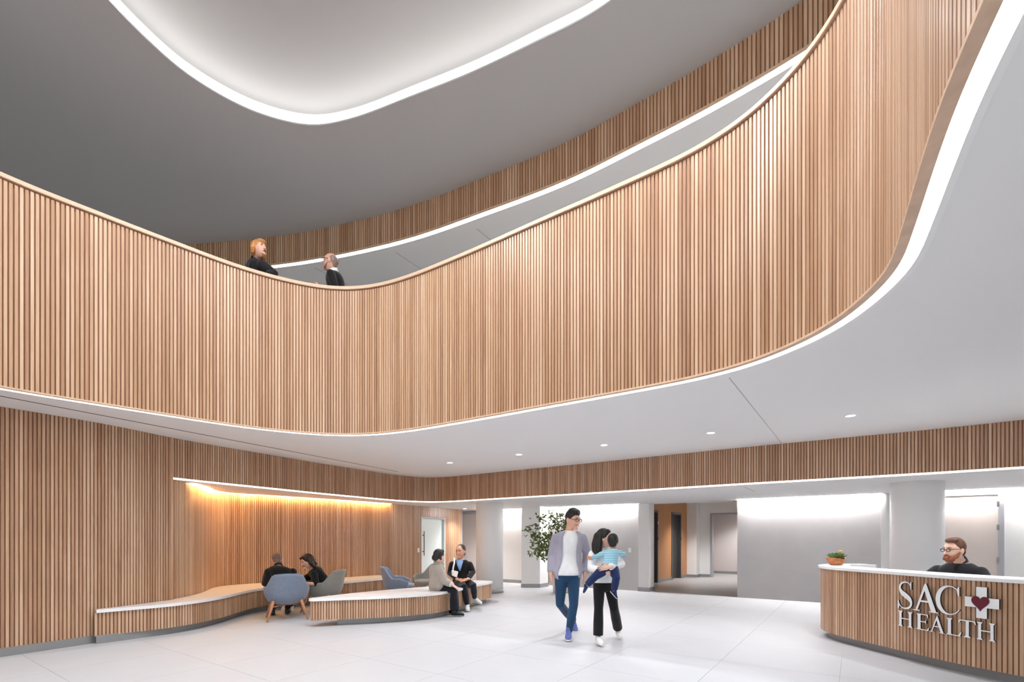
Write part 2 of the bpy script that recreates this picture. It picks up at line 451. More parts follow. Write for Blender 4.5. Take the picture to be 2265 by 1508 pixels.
# ------------------------------------------------------------------ back wall with plaster panels, wash light, lobby opening
bw = structure('wall_back', 'white back wall with grey plaster panels')
def wseg(name, t0, t1, z0, z1, o0, o1, mat, parent=None):
    a, b, c, d = wp(t0, o0), wp(t1, o0), wp(t1, o1), wp(t0, o1)
    return prism(name, [(p.x, p.y) for p in (a, b, c, d)], z0, z1, mat, parent if parent is not None else bw)
wseg('wall_body', -10, -2.376, 0, Z_CEIL, -0.25, 0.0, 'white')
wseg('wall_body', 0.0, 8.5, 0, Z_CEIL, -0.25, 0.0, 'white')
wseg('plaster_panel', -5.2, -2.40, 0.0, Z_SOFF-0.005, 0.0, 0.035, 'plaster')
wseg('plaster_panel', 0.0, 2.72, 0.0, Z_SOFF-0.005, 0.0, 0.04, 'plaster')
wseg('pier', -2.40, -2.115, 0, Z_SOFF+0.1, -0.3, 0.10, 'white')
wseg('edge_trim', 2.72, 2.80, 0.0, Z_SOFF-0.005, 0.0, 0.07, 'white')
wseg('lintel', -2.2, 0.0, Z_SOFF-0.005, Z_CEIL, -0.25, 0.0, 'white')
wseg('wash_light', -7.2, -5.95, Z_SOFF-0.012, Z_SOFF-0.004, 0.03, 0.075, 'wash')
wseg('wash_light', -5.3, -2.42, Z_SOFF-0.012, Z_SOFF-0.004, 0.05, 0.095, 'wash')
wseg('wash_light', 0.02, 2.70, Z_SOFF-0.012, Z_SOFF-0.004, 0.06, 0.105, 'wash')
wseg('wash_light', 4.55, 8.0, Z_SOFF-0.012, Z_SOFF-0.004, 0.03, 0.075, 'wash')
wseg('wash_light', 3.62, 4.53, Z_SOFF-0.012, Z_SOFF-0.004, 0.11, 0.145, 'wash')
bb = structure('baseboard_back', 'grey baseboard along the white back wall')
wseg('baseboard_run', -10, -5.2, 0, 0.10, 0.0, 0.014, 'base', bb)
wseg('baseboard_run', -2.415, -2.105, 0, 0.11, -0.3, 0.115, 'base', bb)
wseg('baseboard_run', 2.80, 3.62, 0, 0.10, 0.0, 0.014, 'base', bb)
wseg('baseboard_run', 4.52, 8.5, 0, 0.10, 0.0, 0.014, 'base', bb)
# free standing pier left of the planted corner
pr = structure('wall_pier', 'square white pier with grey base beside the leafy plant')
ring = [(0.27, 13.82), (0.79, 13.80), (1.04, 14.16), (0.52, 14.6)]
prism('pier_body', ring, 0.0, Z_SOFF, 'column', pr)
cen = Vector((0.655, 14.1))
prism('pier_base', [tuple(cen + (Vector(p)-cen)*1.035) for p in ring], 0, 0.11, 'base', pr)

def round_column(name, x, y, r, label, cut=False):
    s = structure(name, label)
    n = 40
    prism('column_shaft', [(x+r*math.cos(k*2*math.pi/n), y+r*math.sin(k*2*math.pi/n)) for k in range(n)], 0, Z_CEIL, 'column', s)
    prism('column_base', [(x+(r+.012)*math.cos(k*2*math.pi/n), y+(r+.012)*math.sin(k*2*math.pi/n)) for k in range(n)], 0, 0.10, 'base', s)
    for o in s.children:
        for p in o.data.polygons:
            if abs(p.normal.z) < 0.5: p.use_smooth = True
round_column('column_round', -0.58, 12.64, 0.35, 'round white column beyond the island bench')
round_column('column_round', 6.63, 8.0, 0.35, 'round white column behind the reception desk')

# door in the back wall behind reception, hinges showing
d2 = structure('door_2', 'beige door in a grey metal frame behind reception')
wseg('door_leaf', 3.70, 4.44, 0.01, 2.21, 0.01, 0.05, 'door_skin', d2)
wseg('frame_jamb', 3.62, 3.70, 0, 2.27, 0.0, 0.075, 'frame', d2)
wseg('frame_jamb', 4.44, 4.52, 0, 2.27, 0.0, 0.075, 'frame', d2)
wseg('frame_head', 3.70, 4.44, 2.21, 2.27, 0.0, 0.075, 'frame', d2)
for z in (0.25, 0.95, 1.55, 1.98):
    wseg('hinge', 4.425, 4.455, z, z+0.10, 0.04, 0.085, 'steel', d2)
d3 = structure('door_3', 'beige door with slim grey frame past the end of the slatted wall')
wseg('door_leaf', -8.9, -7.6, 0.01, 2.2, 0.01, 0.05, 'door_skin', d3)
wseg('frame_head', -8.95, -7.55, 2.2, 2.25, 0.0, 0.075, 'frame', d3)
wseg('frame_jamb', -8.98, -8.9, 0, 2.25, 0.0, 0.075, 'frame', d3)
# side wall that closes the gap between slatted wall and back wall
gap = structure('wall_gap', 'white wall closing the corner behind the slatted wall')
prism('wall_body', [(-1.64, 15.8), (-2.3, 16.0), (-2.6, 17.2), (-2.3, 17.2)], 0, Z_CEIL, 'white', gap)

# glass door in the alcove wall
d1 = structure('door_1', 'frosted glass door set in the slatted oak wall')
dt = (door_b - door_a).normalized(); dn = Vector((dt.y, -dt.x))
def dseg(name, s0, s1, o0, o1, z0, z1, mat):
    q = [door_a + dt*s0 + dn*o0, door_a + dt*s1 + dn*o0, door_a + dt*s1 + dn*o1, door_a + dt*s0 + dn*o1]
    return prism(name, [tuple(p) for p in q], z0, z1, mat, d1)
DW = (door_b-door_a).length
M['tealglass'] = plain('teal_glass', (206, 224, 220), 0.3)
M['frost'] = plain('frosted_glass', (232, 240, 238), 0.35)
dseg('frame_jamb', 0.0, 0.035, -0.06, 0.03, 0, DOOR_H+0.03, 'switch')
dseg('frame_jamb', DW-0.035, DW, -0.06, 0.03, 0, DOOR_H+0.03, 'switch')
dseg('frame_head', 0.035, DW-0.035, -0.06, 0.03, DOOR_H-0.02, DOOR_H+0.03, 'frame')
dseg('door_glass', 0.035, DW-0.16, -0.03, -0.015, 0.01, DOOR_H-0.02, 'frost')
dseg('side_light', DW-0.16, DW-0.035, -0.05, -0.038, 0.01, DOOR_H-0.02, 'tealglass')
dseg('pull_handle', 0.09, 0.115, 0.03, 0.05, 0.9, 1.6, 'steel')
dseg('handle_post', 0.09, 0.115, -0.015, 0.03, 1.0, 1.03, 'steel'); dseg('handle_post', 0.09, 0.115, -0.015, 0.03, 1.47, 1.5, 'steel')
rm = structure('wall_room', 'bright white room wall seen through the glass door')
q = [door_a + dt*(-0.5) - dn*0.9, door_a + dt*(DW+1.2) - dn*0.9, door_a + dt*(DW+1.2) - dn*1.0, door_a + dt*(-0.5) - dn*1.0]
prism('wall_body', [tuple(p) for p in q], 0, Z_SOFF, 'white', rm)

# ------------------------------------------------------------------ elevator lobby
ev = structure('wall_elevator', 'orange oak veneer wall with two elevators')
E0, ED = Vector((4.21, 14.87)), Vector((0.608, 0.794)).normalized()
EN = Vector((ED.y, -ED.x))
def eseg(name, s0, s1, o0, o1, z0, z1, mat, parent):
    q = [E0+ED*s0+EN*o0, E0+ED*s1+EN*o0, E0+ED*s1+EN*o1, E0+ED*s0+EN*o1]
    return prism(name, [tuple(p) for p in q], z0, z1, mat, parent)
EH = 2.24
for s0, s1 in ((-1.6, -0.62), (0.62, 1.84), (2.80, 3.44)):
    eseg('veneer_panel', s0, s1, -0.25, 0.0, 0.10, 2.7, 'veneer', ev)
    eseg('base_strip', s0, s1, -0.25, 0.012, 0.0, 0.10, 'base', ev)
for s0, s1 in ((-0.62, 0.62), (1.84, 2.80)):
    eseg('veneer_panel', s0, s1, -0.25, 0.0, EH+0.04, 2.7, 'veneer', ev)
def elevator(name, s0, s1, label, glyph):
    d = structure(name, label)
    eseg('frame_jamb', s0, s0+0.07, -0.16, 0.02, 0, EH+0.04, 'steel', d)
    eseg('frame_jamb', s1-0.07, s1, -0.16, 0.02, 0, EH+0.04, 'steel', d)
    eseg('frame_head', s0+0.07, s1-0.07, -0.16, 0.02, EH-0.04, EH+0.04, 'steel', d)
    m_ = (s0+s1)/2
    eseg('door_panel', s0+0.07, m_-0.003, -0.15, -0.12, 0.005, EH-0.04, 'darksteel', d)
    eseg('door_panel', m_+0.003, s1-0.07, -0.15, -0.12, 0.005, EH-0.04, 'darksteel', d)
    eseg('floor_plate', s1-0.06, s1-0.01, 0.02, 0.024, 1.33, 1.43, 'black', d)
    if glyph: eseg('lantern', s1-0.065, s1-0.012, 0.02, 0.03, 1.83, 1.92, 'switch', d)
elevator('door_4', -0.62, 0.62, 'steel elevator door nearer the lobby opening', True)
elevator('door_5', 1.84, 2.80, 'steel elevator door deeper in the elevator lobby', False)
lb = structure('wall_lobby', 'white wall at the end of the elevator lobby')
e_end = E0 + ED*3.44
def vseg(name, o, t0, t1, d0, d1, z0, z1, mat, parent):
    q = [o+V*t0+U*d0, o+V*t1+U*d0, o+V*t1+U*d1, o+V*t0+U*d1]
    return prism(name, [tuple(p) for p in q], z0, z1, mat, parent)
vseg('wall_body', e_end, -0.3, 0.34, 0.0, 0.6, 0, 2.7, 'white', lb)
vseg('base_strip', e_end, -0.3, 0.355, -0.014, 0.6, 0, 0.1, 'base', lb)
o2 = e_end + U*0.45
vseg('wall_body', o2, 0.34, 0.74, 0.0, 0.2, 0, 2.7, 'white', lb)
vseg('base_strip', o2, 0.34, 0.70, -0.014, 0.0, 0, 0.1, 'base', lb)
vseg('wall_body', o2, 0.74, 3.6, 0.0, 0.2, 2.27, 2.7, 'white', lb)
vseg('wall_body', o2, 2.3, 4.2, 0.0, 0.2, 0, 2.7, 'white', lb)
d6 = structure('door_6', 'grey metal frame of the corridor opening past the elevators')
vseg('frame_jamb', o2, 0.70, 0.77, -0.03, 0.22, 0, 2.30, 'frame', d6)
vseg('frame_jamb', o2, 2.25, 2.32, -0.03, 0.22, 0, 2.30, 'frame', d6)
vseg('frame_head', o2, 0.77, 2.25, -0.03, 0.22, 2.23, 2.30, 'frame', d6)
M['pinkwall'] = plain('warm_grey_wall', (206, 196, 193), 0.6)
co = structure('wall_corridor', 'warm grey corridor wall beyond the grey frame')
vseg('wall_body', o2, -0.8, 5.0, 2.1, 2.25, 0, 2.7, 'pinkwall', co)
vseg('base_strip', o2, -0.8, 5.0, 2.085, 2.1, 0, 0.1, 'base', co)
vseg('corridor_side', o2, 0.1, 0.34, 0.2, 2.1, 0, 2.7, 'pinkwall', co)
sd = structure('wall_side', 'white side wall of the elevator lobby')
a_ = wp(0.05)
q = [a_, a_ + U*7.0, a_ + U*7.0 + V*0.2, a_ + V*0.2]
prism('wall_body', [tuple(p) for p in q], 0, Z_CEIL, 'white', sd)
lf = structure('floor_lobby', 'grey tile floor of the elevator lobby')
wq = [wp(-4.2, -0.0), wp(0.3, -0.0), wp(0.3)+U*9, wp(-4.2)+U*9]
prism('floor_slab', [tuple(p) for p in wq], -0.02, 0.003, 'lobby_tile', lf)
lc = structure('ceiling_lobby', 'white ceiling of the elevator lobby')
wq = [wp(-4.2, -0.2), wp(0.3, -0.2), wp(0.3)+U*9, wp(-4.2)+U*9]
prism('ceiling_panel', [tuple(p) for p in wq], 2.66, 2.72, 'ceil', lc)

# ------------------------------------------------------------------ upper level: fascia, walkway ceiling, main ceiling with cove
wu = structure('wall_fascia_upper', 'upper slatted oak fascia band above the gallery walkway')
sweep('backing', upf, [(-0.06, Z_WALK+0.01), (0.0, Z_WALK+0.01), (0.0, Z_UP), (-0.06, Z_UP)], 'oak_back', wu)
sweep('bottom_board', upf, [(-0.012, Z_WALK-0.002), (0.024, Z_WALK-0.002), (0.024, Z_WALK+0.012), (-0.012, Z_WALK+0.012)], 'oak_cap', wu)
slats(wu, upf, Z_WALK+0.012, Z_UP, pitch=0.046, w=0.032, most=300)
ribbon('light_strip', upf[::2], (-0.012, Z_WALK), (-0.096, Z_WALK), 'led', wu)
cw = structure('ceiling_walkway', 'grey-white ceiling over the gallery walkway')
ue = offset(upf, -0.095)
fill_poly('ceiling_panel', [[(p.x, p.y) for p in ue[::2]] + [(5.1, -4.8), (13, -4.8), (13, 23), (-10, 23)]], Z_WALK, 'ceil', cw, thick=0.03)
for a, b in (((-3.72, 9.22), (-2.0, 11.7)), ((-2.08, 8.72), (-0.6, 10.95)), ((-0.58, 8.05), (1.0, 10.3)), ((3.2, 5.35), (4.0, 6.4))):
    joint(a, b, Z_WALK, 0.010, 'joint', cw)
cu = structure('ceiling_upper', 'white atrium ceiling with a glowing free-form cove')
outer = [(p.x, p.y) for p in upf[::2]] + [(5.0, -4.8), (-10, -4.8)]
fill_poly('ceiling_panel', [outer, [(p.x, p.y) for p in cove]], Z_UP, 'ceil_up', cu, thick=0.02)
# cove travels clockwise (right turn is inside): glowing lip, curved throat, raised ceiling
ribbon('cove_light', cove, (0.0, Z_UP+0.005), (-0.07, Z_UP+0.21), 'cove', cu, closed=True)
prof = [(-0.07 + 0.75*(1-math.cos(a)), Z_UP + 0.21 + 0.175*math.sin(a)) for a in [k*math.pi/2/8 for k in range(9)]]
v = []; f = []; T = tangents(cove, True); n = len(cove); m = len(prof)
for p, t in zip(cove, T):
    r = Vector((t.y, -t.x)); v += [(p.x+r.x*o, p.y+r.y*o, z) for o, z in prof]
for i in range(n):
    j = (i+1) % n
    for k in range(m-1): f.append((i*m+k, i*m+k+1, j*m+k+1, j*m+k))
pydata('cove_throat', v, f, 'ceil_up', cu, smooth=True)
inn = offset(cove, prof[-1][0]-0.02, True)
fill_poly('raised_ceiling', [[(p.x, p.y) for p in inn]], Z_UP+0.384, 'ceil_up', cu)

# ------------------------------------------------------------------ outer shell with the glazed front behind the camera
sh = structure('wall_outer', 'white outer walls of the building')
box('wall_body', -10.2, -10, -5, 23, 0, 7.8, 'white', sh); box('wall_body', 13, 13.2, -5, 23, 0, 7.8, 'white', sh)
box('wall_body', -10, 13, 23, 23.2, 0, 7.8, 'white', sh)
rf = structure('ceiling_roof', 'roof deck'); box('roof_deck', -10.2, 13.2, -5.1, 23.2, 7.8, 8.0, 'white', rf)
box('wall_body', -10, -1.5, -4.86, -4.80, 0, Z_CEIL, 'white', sh)  # unseen wall added to keep ground-floor daylight off the slatted left wall
box('wall_body', 5, 13, -4.86, -4.80, 0, Z_CEIL, 'white', sh)  # unseen wall added to narrow the daylight entering at ground level
gf = structure('window_1', 'tall glazed front behind the viewer')
for k in range(13):
    x = -10 + k*23/12
    box('mullion', x-0.04, x+0.04, -5.0, -4.85, 0, 7.8, 'frame', gf)
for z in (0.0, 2.95, 4.08, 7.0):
    box('transom', -10, 13, -5.0, -4.87, z, z+0.08, 'frame', gf)
box('spandrel', 0.55, 13, -4.86, -4.80, Z_CEIL, Z_DECK, 'white', gf); box('spandrel', -10, -7.3, -4.86, -4.80, Z_CEIL, Z_DECK, 'white', gf)
for k in range(12):
    x = -10 + k*23/12
    box('pane', x+0.04, x+23/12-0.04, -4.94, -4.93, 0.08, 7.0, 'glass', gf)

# ------------------------------------------------------------------ downlights and switches
def downlight(x, y, z, label, watts=None, cone=115, blend=0.8, group='recessed ceiling downlights'):
    t = empty('downlight', (x, y, z)); tag(t, label, 'downlight', group)
    n = 20; bm = bmesh.new()
    for r, zz, nm in ((0.055, -0.004, 'lens'),):
        pass
    bm = bmesh.new(); bmesh.ops.create_circle(bm, cap_ends=True, radius=0.052, segments=n)
    for v_ in bm.verts: v_.co.z = -0.004
    from_bm('lens', bm, 'spot', t)
    bm = bmesh.new()
    i_ = [bm.verts.new((0.052*math.cos(k*2*math.pi/n), 0.052*math.sin(k*2*math.pi/n), -0.004)) for k in range(n)]
    o_ = [bm.verts.new((0.068*math.cos(k*2*math.pi/n), 0.068*math.sin(k*2*math.pi/n), -0.006)) for k in range(n)]
    w_ = [bm.verts.new((0.070*math.cos(k*2*math.pi/n), 0.070*math.sin(k*2*math.pi/n), 0.001)) for k in range(n)]
    for k in range(n):
        l = (k+1) % n
        bm.faces.new((i_[k], i_[l], o_[l], o_[k])); bm.faces.new((o_[k], o_[l], w_[l], w_[k]))
    from_bm('trim_ring', bm, 'white', t)
    ld = bpy.data.lights.new('downlight_beam', 'SPOT'); ld.energy = watts or SPOT_W; ld.spot_size = math.radians(cone); ld.spot_blend = blend
    ld.shadow_soft_size = 0.05; ld.color = (0.92, 0.965, 1.0) if watts == ATRIUM_W else (0.98, 0.99, 1.0)
    lo = bpy.data.objects.new('beam', ld); C.objects.link(lo); lo.parent = t; lo.location = (0, 0, -0.02)
def on_plane(x, y, z):
    Y = F_PX*(z-EYE)/(HORIZON-y); return ((x-CX)*Y/F_PX, Y)
dl = [((995, 1023), 'farthest ceiling downlight, nearest the corner of the oak fascia'), ((1148, 1005), 'second downlight from the fascia corner, left of the tall man'),
      ((1336, 984), 'middle downlight of the row of five in the lower ceiling'), ((1572, 957), 'downlight beside the long ceiling joint'),
      ((1881, 919), 'nearest ceiling downlight, above the reception desk')]
for (x, y), lab in dl:
    X, Y = on_plane(x, y, Z_CEIL); downlight(X, Y, Z_CEIL, lab)
p_ = E0 + ED*2.1 + EN*1.0
downlight(p_.x, p_.y, 2.66, 'downlight in the elevator lobby ceiling', 300)
downlight(5.7, 5.15, Z_CEIL, 'ceiling downlight past the right edge of the view, next after the one above the desk')
downlight(7.1, 4.2, Z_CEIL, 'ceiling downlight farthest right of the row, outside the view')
p_ = o2 + V*1.5 + U*1.1
downlight(p_.x, p_.y, 2.66, 'unseen downlight added to brighten the corridor past the elevators', 260)  # lamp added out of sight so the corridor wall looks lit
downlight(-1.45, 15.0, Z_SOFF, 'downlight grazing the far end of the slatted wall')

for X, Y in ((-3.6, 4.8), (-2.5, 5.1), (-1.2, 5.1), (0.1, 4.7), (1.1, 4.0), (1.3, 3.0), (0.9, 1.8), (-3.8, 3.2), (-3.8, 1.4)):  # unseen lamps added above the view to light the gallery front and floor
    downlight(X, Y, Z_UP+0.384, 'unseen downlight added in the raised atrium ceiling to light the gallery', ATRIUM_W, 150, 1.0, 'added atrium downlights')
def switch(name, origin, t, n, z, label):
    s = empty(name, (origin.x, origin.y, z), math.atan2(t.y, t.x)); tag(s, label, 'light switch')
    box('face_plate', -0.038, 0.038, -0.010, 0.0, -0.06, 0.06, 'switch', s, 0.003)
    box('rocker', -0.017, 0.017, -0.014, -0.010, -0.033, 0.033, 'white', s, 0.001)
pw = wp(-2.66, 0.035); switch('light_switch', pw, V, None, 1.08, 'white light switch on the grey plaster panel by the pier')
i_ = min(range(len(alc)), key=lambda k: abs(CX + alc[k].x*F_PX/alc[k].y - 924) if alc[k].y > 12 else 1e9)
ta = tangents(alc)[i_]; pa = alc[i_] + Vector((ta.y, -ta.x))*0.024
switch('light_switch', pa, ta, None, 1.06, 'white light switch on the oak slats beside the glass door')
# ------------------------------------------------------------------ benches
def sstep(a, b, x):
    t = min(1, max(0, (x-a)/(b-a))); return t*t*(3-2*t)
bench_front = relax(smooth_curve([(-5.50,6.46),(-5.28,6.70),(-5.02,6.98),(-4.81,7.42),(-4.74,7.99),(-4.78,8.6),(-4.78,9.15),(-4.55,9.65),(-4.17,10.08),(-3.77,10.50),(-3.1,11.53),(-2.78,12.05),(-2.70,12.3)], 0.04), 5)
bn = empty('wall_bench', (-4.9, 8.5, 0)); tag(bn, 'long curved bench with white quartz seat and oak slats built along the alcove wall', 'bench')
def rel(o, parent):
    """keep world coordinates under a placed empty"""
    o.matrix_parent_inverse = Matrix.Translation(parent.location).inverted() if parent.rotation_euler.z == 0 else parent.matrix_basis.inverted()
    return o
class Under:
    """world-space parts under an empty that stands at the thing's base"""
    def __init__(self, e): self.e = e; self.before = set(bpy.data.objects)
    def done(self):
        inv = Matrix.Translation(self.e.location).inverted()
        for o in list(self.e.children):
            if o not in self.before: o.location = inv @ o.location if o.type != 'EMPTY' else o.location
u = Under(bn)
wall_side = [p + Vector((t.y, -t.x))*0.026 for p, t in zip(alc, tangents(alc)) if p.y < 12.6]
left_side = [p + Vector((t.y, -t.x))*0.026 for p, t in zip(left, tangents(left)) if p.y > 6.55]
loop = [(p.x, p.y) for p in offset(bench_front, 0.012)] + [(p.x, p.y) for p in wall_side[::-1]] + [(p.x, p.y) for p in left_side[::-1]]
fill_poly('seat_slab', [loop], 0.41, 'quartz', bn, thick=0.042)
bf2 = offset(bench_front, -0.03)
sweep('backing', bf2, [(-0.02, 0.11), (0.0, 0.11), (0.0, 0.41), (-0.02, 0.41)], 'oak_back', bn)
slats(bn, bf2, 0.10, 0.408, most=300)
bk = [p + Vector((t.y, -t.x))*(-0.005-0.105*sstep(0, 26, i)) for i, (p, t) in enumerate(zip(bench_front, tangents(bench_front)))]
sweep('kick_plate', bk, [(-0.02, 0.0), (0.0, 0.0), (0.0, 0.11), (-0.02, 0.11)], 'kick', bn)
u.done()

isl_pts = [(-3.20,7.66),(-2.70,7.80),(-2.13,7.98),(-1.70,8.19),(-1.34,8.45),(-1.10,8.85),(-0.92,9.4),(-0.70,10.05),(-0.43,10.75),
           (-0.62,10.93),(-0.83,11.04),(-1.06,10.55),(-1.38,9.95),(-1.73,9.48),(-2.15,9.10),(-2.62,8.60),(-3.0,8.05)]
isl = relax(smooth_curve(isl_pts, 0.04, closed=True)[:-1], 3, True)
ib = empty('island_bench', (-1.8, 9.1, 0)); tag(ib, 'free-standing curved bench with white quartz seat and oak slats where two people sit', 'bench')
u = Under(ib)
fill_poly('seat_slab', [[(p.x, p.y) for p in offset(isl, 0.012, True)]], 0.41, 'quartz', ib, thick=0.042)
i2 = offset(isl, -0.03, True)
sweep('backing', i2, [(-0.02, 0.11), (0.0, 0.11), (0.0, 0.41), (-0.02, 0.41)], 'oak_back', ib, closed=True)
slats(ib, i2, 0.10, 0.408, closed=True, most=300)
kk = [p for p in offset(isl, -0.13, True) if p.x > -2.85]
k0 = max(range(len(kk)), key=lambda i: (kk[i]-kk[i-1]).length)
kk = relax(kk[k0:] + kk[:k0], 4)
kc = sum((Vector((p.x, p.y)) for p in kk), Vector((0, 0)))/len(kk)
prism('kick_plate', [(p.x, p.y) for p in kk], 0.0, 0.11, 'kick', ib)
fill_poly('underside', [[(p.x, p.y) for p in offset(isl, -0.045, True)]], 0.108, 'oak_back', ib, thick=0.01)
u.done()

# ------------------------------------------------------------------ reception desk
desk = relax(smooth_curve([(5.30,7.46),(4.98,7.45),(4.68,7.32),(4.46,7.07),(4.36,6.74),(4.385,6.35),(4.47,5.85),(4.545,5.40),(4.62,5.07),(4.79,4.62),(5.04,4.08),(5.4,3.5),(5.85,3.0)], 0.03), 5)
rd = empty('reception_desk', (4.9, 5.6, 0)); tag(rd, 'curved oak-slatted reception desk with a white quartz counter and metal sign', 'reception desk')
u = Under(rd)
sweep('counter', desk, [(-0.36, 0.972), (0.022, 0.972), (0.026, 0.976), (0.026, 1.006), (0.020, 1.012), (-0.36, 1.012)], 'quartz', rd)
sweep('front_panel', desk, [(-0.05, 0.10), (-0.022, 0.10), (-0.022, 0.972), (-0.05, 0.972)], 'oak_back', rd)
slats(rd, offset(desk, -0.022), 0.098, 0.971, w=0.031, most=300)
sweep('kick_plate', desk, [(-0.12, 0.0), (-0.10, 0.0), (-0.10, 0.10), (-0.12, 0.10)], 'kick', rd)
sweep('inner_panel', desk, [(-0.34, 0.0), (-0.32, 0.0), (-0.32, 0.972), (-0.34, 0.972)], 'white', rd)
sweep('work_surface', [p for p in desk if p.y < 6.9][4:], [(-0.60, 0.72), (-0.34, 0.72), (-0.34, 0.75), (-0.60, 0.75)], 'quartz', rd)
u.done()

# sign letters fixed to the slats
dT = tangents(desk)
def desk_at(xpix, off):
    best = None
    for i in range(len(desk)):
        if desk[i].y > 6.6: continue
        r = Vector((dT[i].y, -dT[i].x)); p = desk[i] + r*off
        e = abs(CX + p.x*F_PX/p.y - xpix)
        if best is None or e < best[0]: best = (e, i, p)
    return best[1], best[2]
def stroke(path, wid):
    L_, R_ = [], []
    n = len(path)
    for i in range(n):
        a = Vector(path[max(i-1, 0)]); b = Vector(path[min(i+1, n-1)]); t = (b-a).normalized(); nn = Vector((-t.y, t.x))*wid[i]/2
        p = Vector(path[i]); L_.append(p+nn); R_.append(p-nn)
    return [tuple(p) for p in L_ + R_[::-1]]
def rect(x0, x1, y0, y1): return [(x0,y0),(x1,y0),(x1,y1),(x0,y1)]
def post(x0, x1, s=0.07, t=0.045):
    return [rect(x0, x1, 0, 1), [(x0-s,0),(x1+s,0),(x1+s,t*0.6),(x1,t*2.2),(x0,t*2.2),(x0-s,t*0.6)], [(x0-s,1),(x0-s,1-t*0.6),(x0,1-t*2.2),(x1,1-t*2.2),(x1+s,1-t*0.6),(x1+s,1)]]
def catm(pts, k=6):
    P = [Vector(p) for p in pts]; out = []
    for i in range(len(P)-1):
        a, b, c, d = P[max(i-1,0)], P[i], P[i+1], P[min(i+2,len(P)-1)]
        for j in range(k):
            t = j/k
            out.append(0.5*((2*b)+(c-a)*t+(2*a-5*b+4*c-d)*t*t+(3*b-a-3*c+d)*t**3))
    out.append(P[-1]); return [tuple(p) for p in out]
def glyph(ch):
    if ch == 'H': return post(0.10, 0.26) + post(0.74, 0.90) + [rect(0.2, 0.8, 0.49, 0.55)]
    if ch == 'E': return post(0.14, 0.36) + [rect(0.3, 0.88, 0.95, 1.0), [(0.88,1),(0.80,0.95),(0.86,0.80),(0.91,0.80)], rect(0.3, 0.74, 0.49, 0.55), rect(0.70, 0.76, 0.42, 0.62),
                                             rect(0.3, 0.92, 0.0, 0.05), [(0.92,0),(0.84,0.05),(0.93,0.20),(0.98,0.20)]]
    if ch == 'L': return post(0.18, 0.38) + [rect(0.3, 0.92, 0.0, 0.05), [(0.92,0),(0.80,0.05),(0.94,0.24),(1.0,0.24)]]
    if ch == 'T': return [rect(0.42, 0.60, 0, 1), [(0.32,0),(0.70,0),(0.70,0.03),(0.60,0.1),(0.42,0.1),(0.32,0.03)], rect(0.06, 0.94, 0.94, 1.0), [(0.06,1.0),(0.0,0.80),(0.05,0.80),(0.16,0.95)], [(0.94,1.0),(1.0,0.80),(0.95,0.80),(0.84,0.95)]]
    if ch == 'A': return [[(0.47,1.0),(0.53,1.0),(0.93,0.0),(0.73,0.0),(0.44,0.80),(0.44,0.9)], [(0.47,1.0),(0.51,0.86),(0.17,0.0),(0.09,0.0)], rect(0.24, 0.74, 0.33, 0.39),
                          rect(0.0, 0.27, 0.0, 0.035), rect(0.64, 1.0, 0.0, 0.035)]
    if ch == 'S':
        p = catm([(0.86,0.84),(0.72,0.955),(0.50,0.985),(0.24,0.92),(0.14,0.76),(0.26,0.60),(0.52,0.49),(0.80,0.36),(0.88,0.20),(0.74,0.06),(0.46,0.015),(0.22,0.06),(0.06,0.20)])
        w = [0.03 + 0.17*math.exp(-((i/(len(p)-1)-0.5)/0.23)**2) for i in range(len(p))]
        return [stroke(p, w), [(0.83,1.0),(0.90,1.0),(0.90,0.72),(0.85,0.72),(0.81,0.86)], [(0.02,0.0),(0.09,0.0),(0.12,0.14),(0.06,0.30),(0.01,0.30)]]
    if ch == 'C':
        p = [(0.55+0.46*math.cos(a), 0.5+0.475*math.sin(a)) for a in [math.radians(48+k*276/40) for k in range(41)]]
        w = [0.035 + 0.15*max(0, -math.cos(math.radians(48+k*276/40)))**1.2 for k in range(41)]
        return [stroke(p, w), [(0.86,0.97),(0.92,0.97),(0.92,0.66),(0.87,0.66),(0.82,0.84)]]
M['sign'] = plain('sign_face', (242, 243, 245), 0.4, metal=0.0)
M['sign_side'] = plain('sign_return_shade', (52, 54, 62), 0.4, metal=0.3)  # letter sides coloured dark to stand for their shadow
M['heart'] = plain('maroon_heart', (98, 8, 34), 0.35)
sg = empty('desk_sign', (4.6, 5.2, 0.65)); tag(sg, 'raised white SAC HEALTH letters with a cross and maroon heart on the desk', 'sign')
def extrude_polys(name, polys, xf, d0, d1, face, side, parent):
    v, f, mi = [], [], []
    for ip, pl in enumerate(polys):
        n = len(pl); b = len(v); d1 += 0.0003*(ip > 0)
        area = sum(pl[i][0]*pl[(i+1) % n][1]-pl[(i+1) % n][0]*pl[i][1] for i in range(n))
        if area < 0: pl = pl[::-1]
        v += [xf(x, y, d0) for x, y in pl] + [xf(x, y, d1) for x, y in pl]
        f.append(tuple(b+n+i for i in range(n))); mi.append(0)
        for i in range(n):
            f.append((b+i, b+(i+1) % n, b+n+(i+1) % n, b+n+i)); mi.append(1)
    me = bpy.data.meshes.new(name); me.from_pydata(v, [], f); me.update()
    me.materials.append(M[face]); me.materials.append(M[side])
    me.polygons.foreach_set('material_index', mi)
    o = bpy.data.objects.new(name, me); C.objects.link(o); o.parent = parent
    return o
def sign_piece(name, polys, x0, x1, z0, z1, d0, d1, face='sign', side='sign_side', bw=1.0):
    (i0, p0), (i1, p1) = desk_at(x0, 0.02), desk_at(x1, 0.02)
    t = (p1-p0).normalized(); r = Vector((t.y, -t.x)); L_ = (p1-p0).length
    so_ = sg.location
    def xf(x, y, d):
        q = p0 + t*(x*L_) + r*d
        return (q.x-so_.x, q.y-so_.y, z0+(z1-z0)*y-so_.z)
    return extrude_polys(name, polys, xf, d0, d1, face, side, sg)
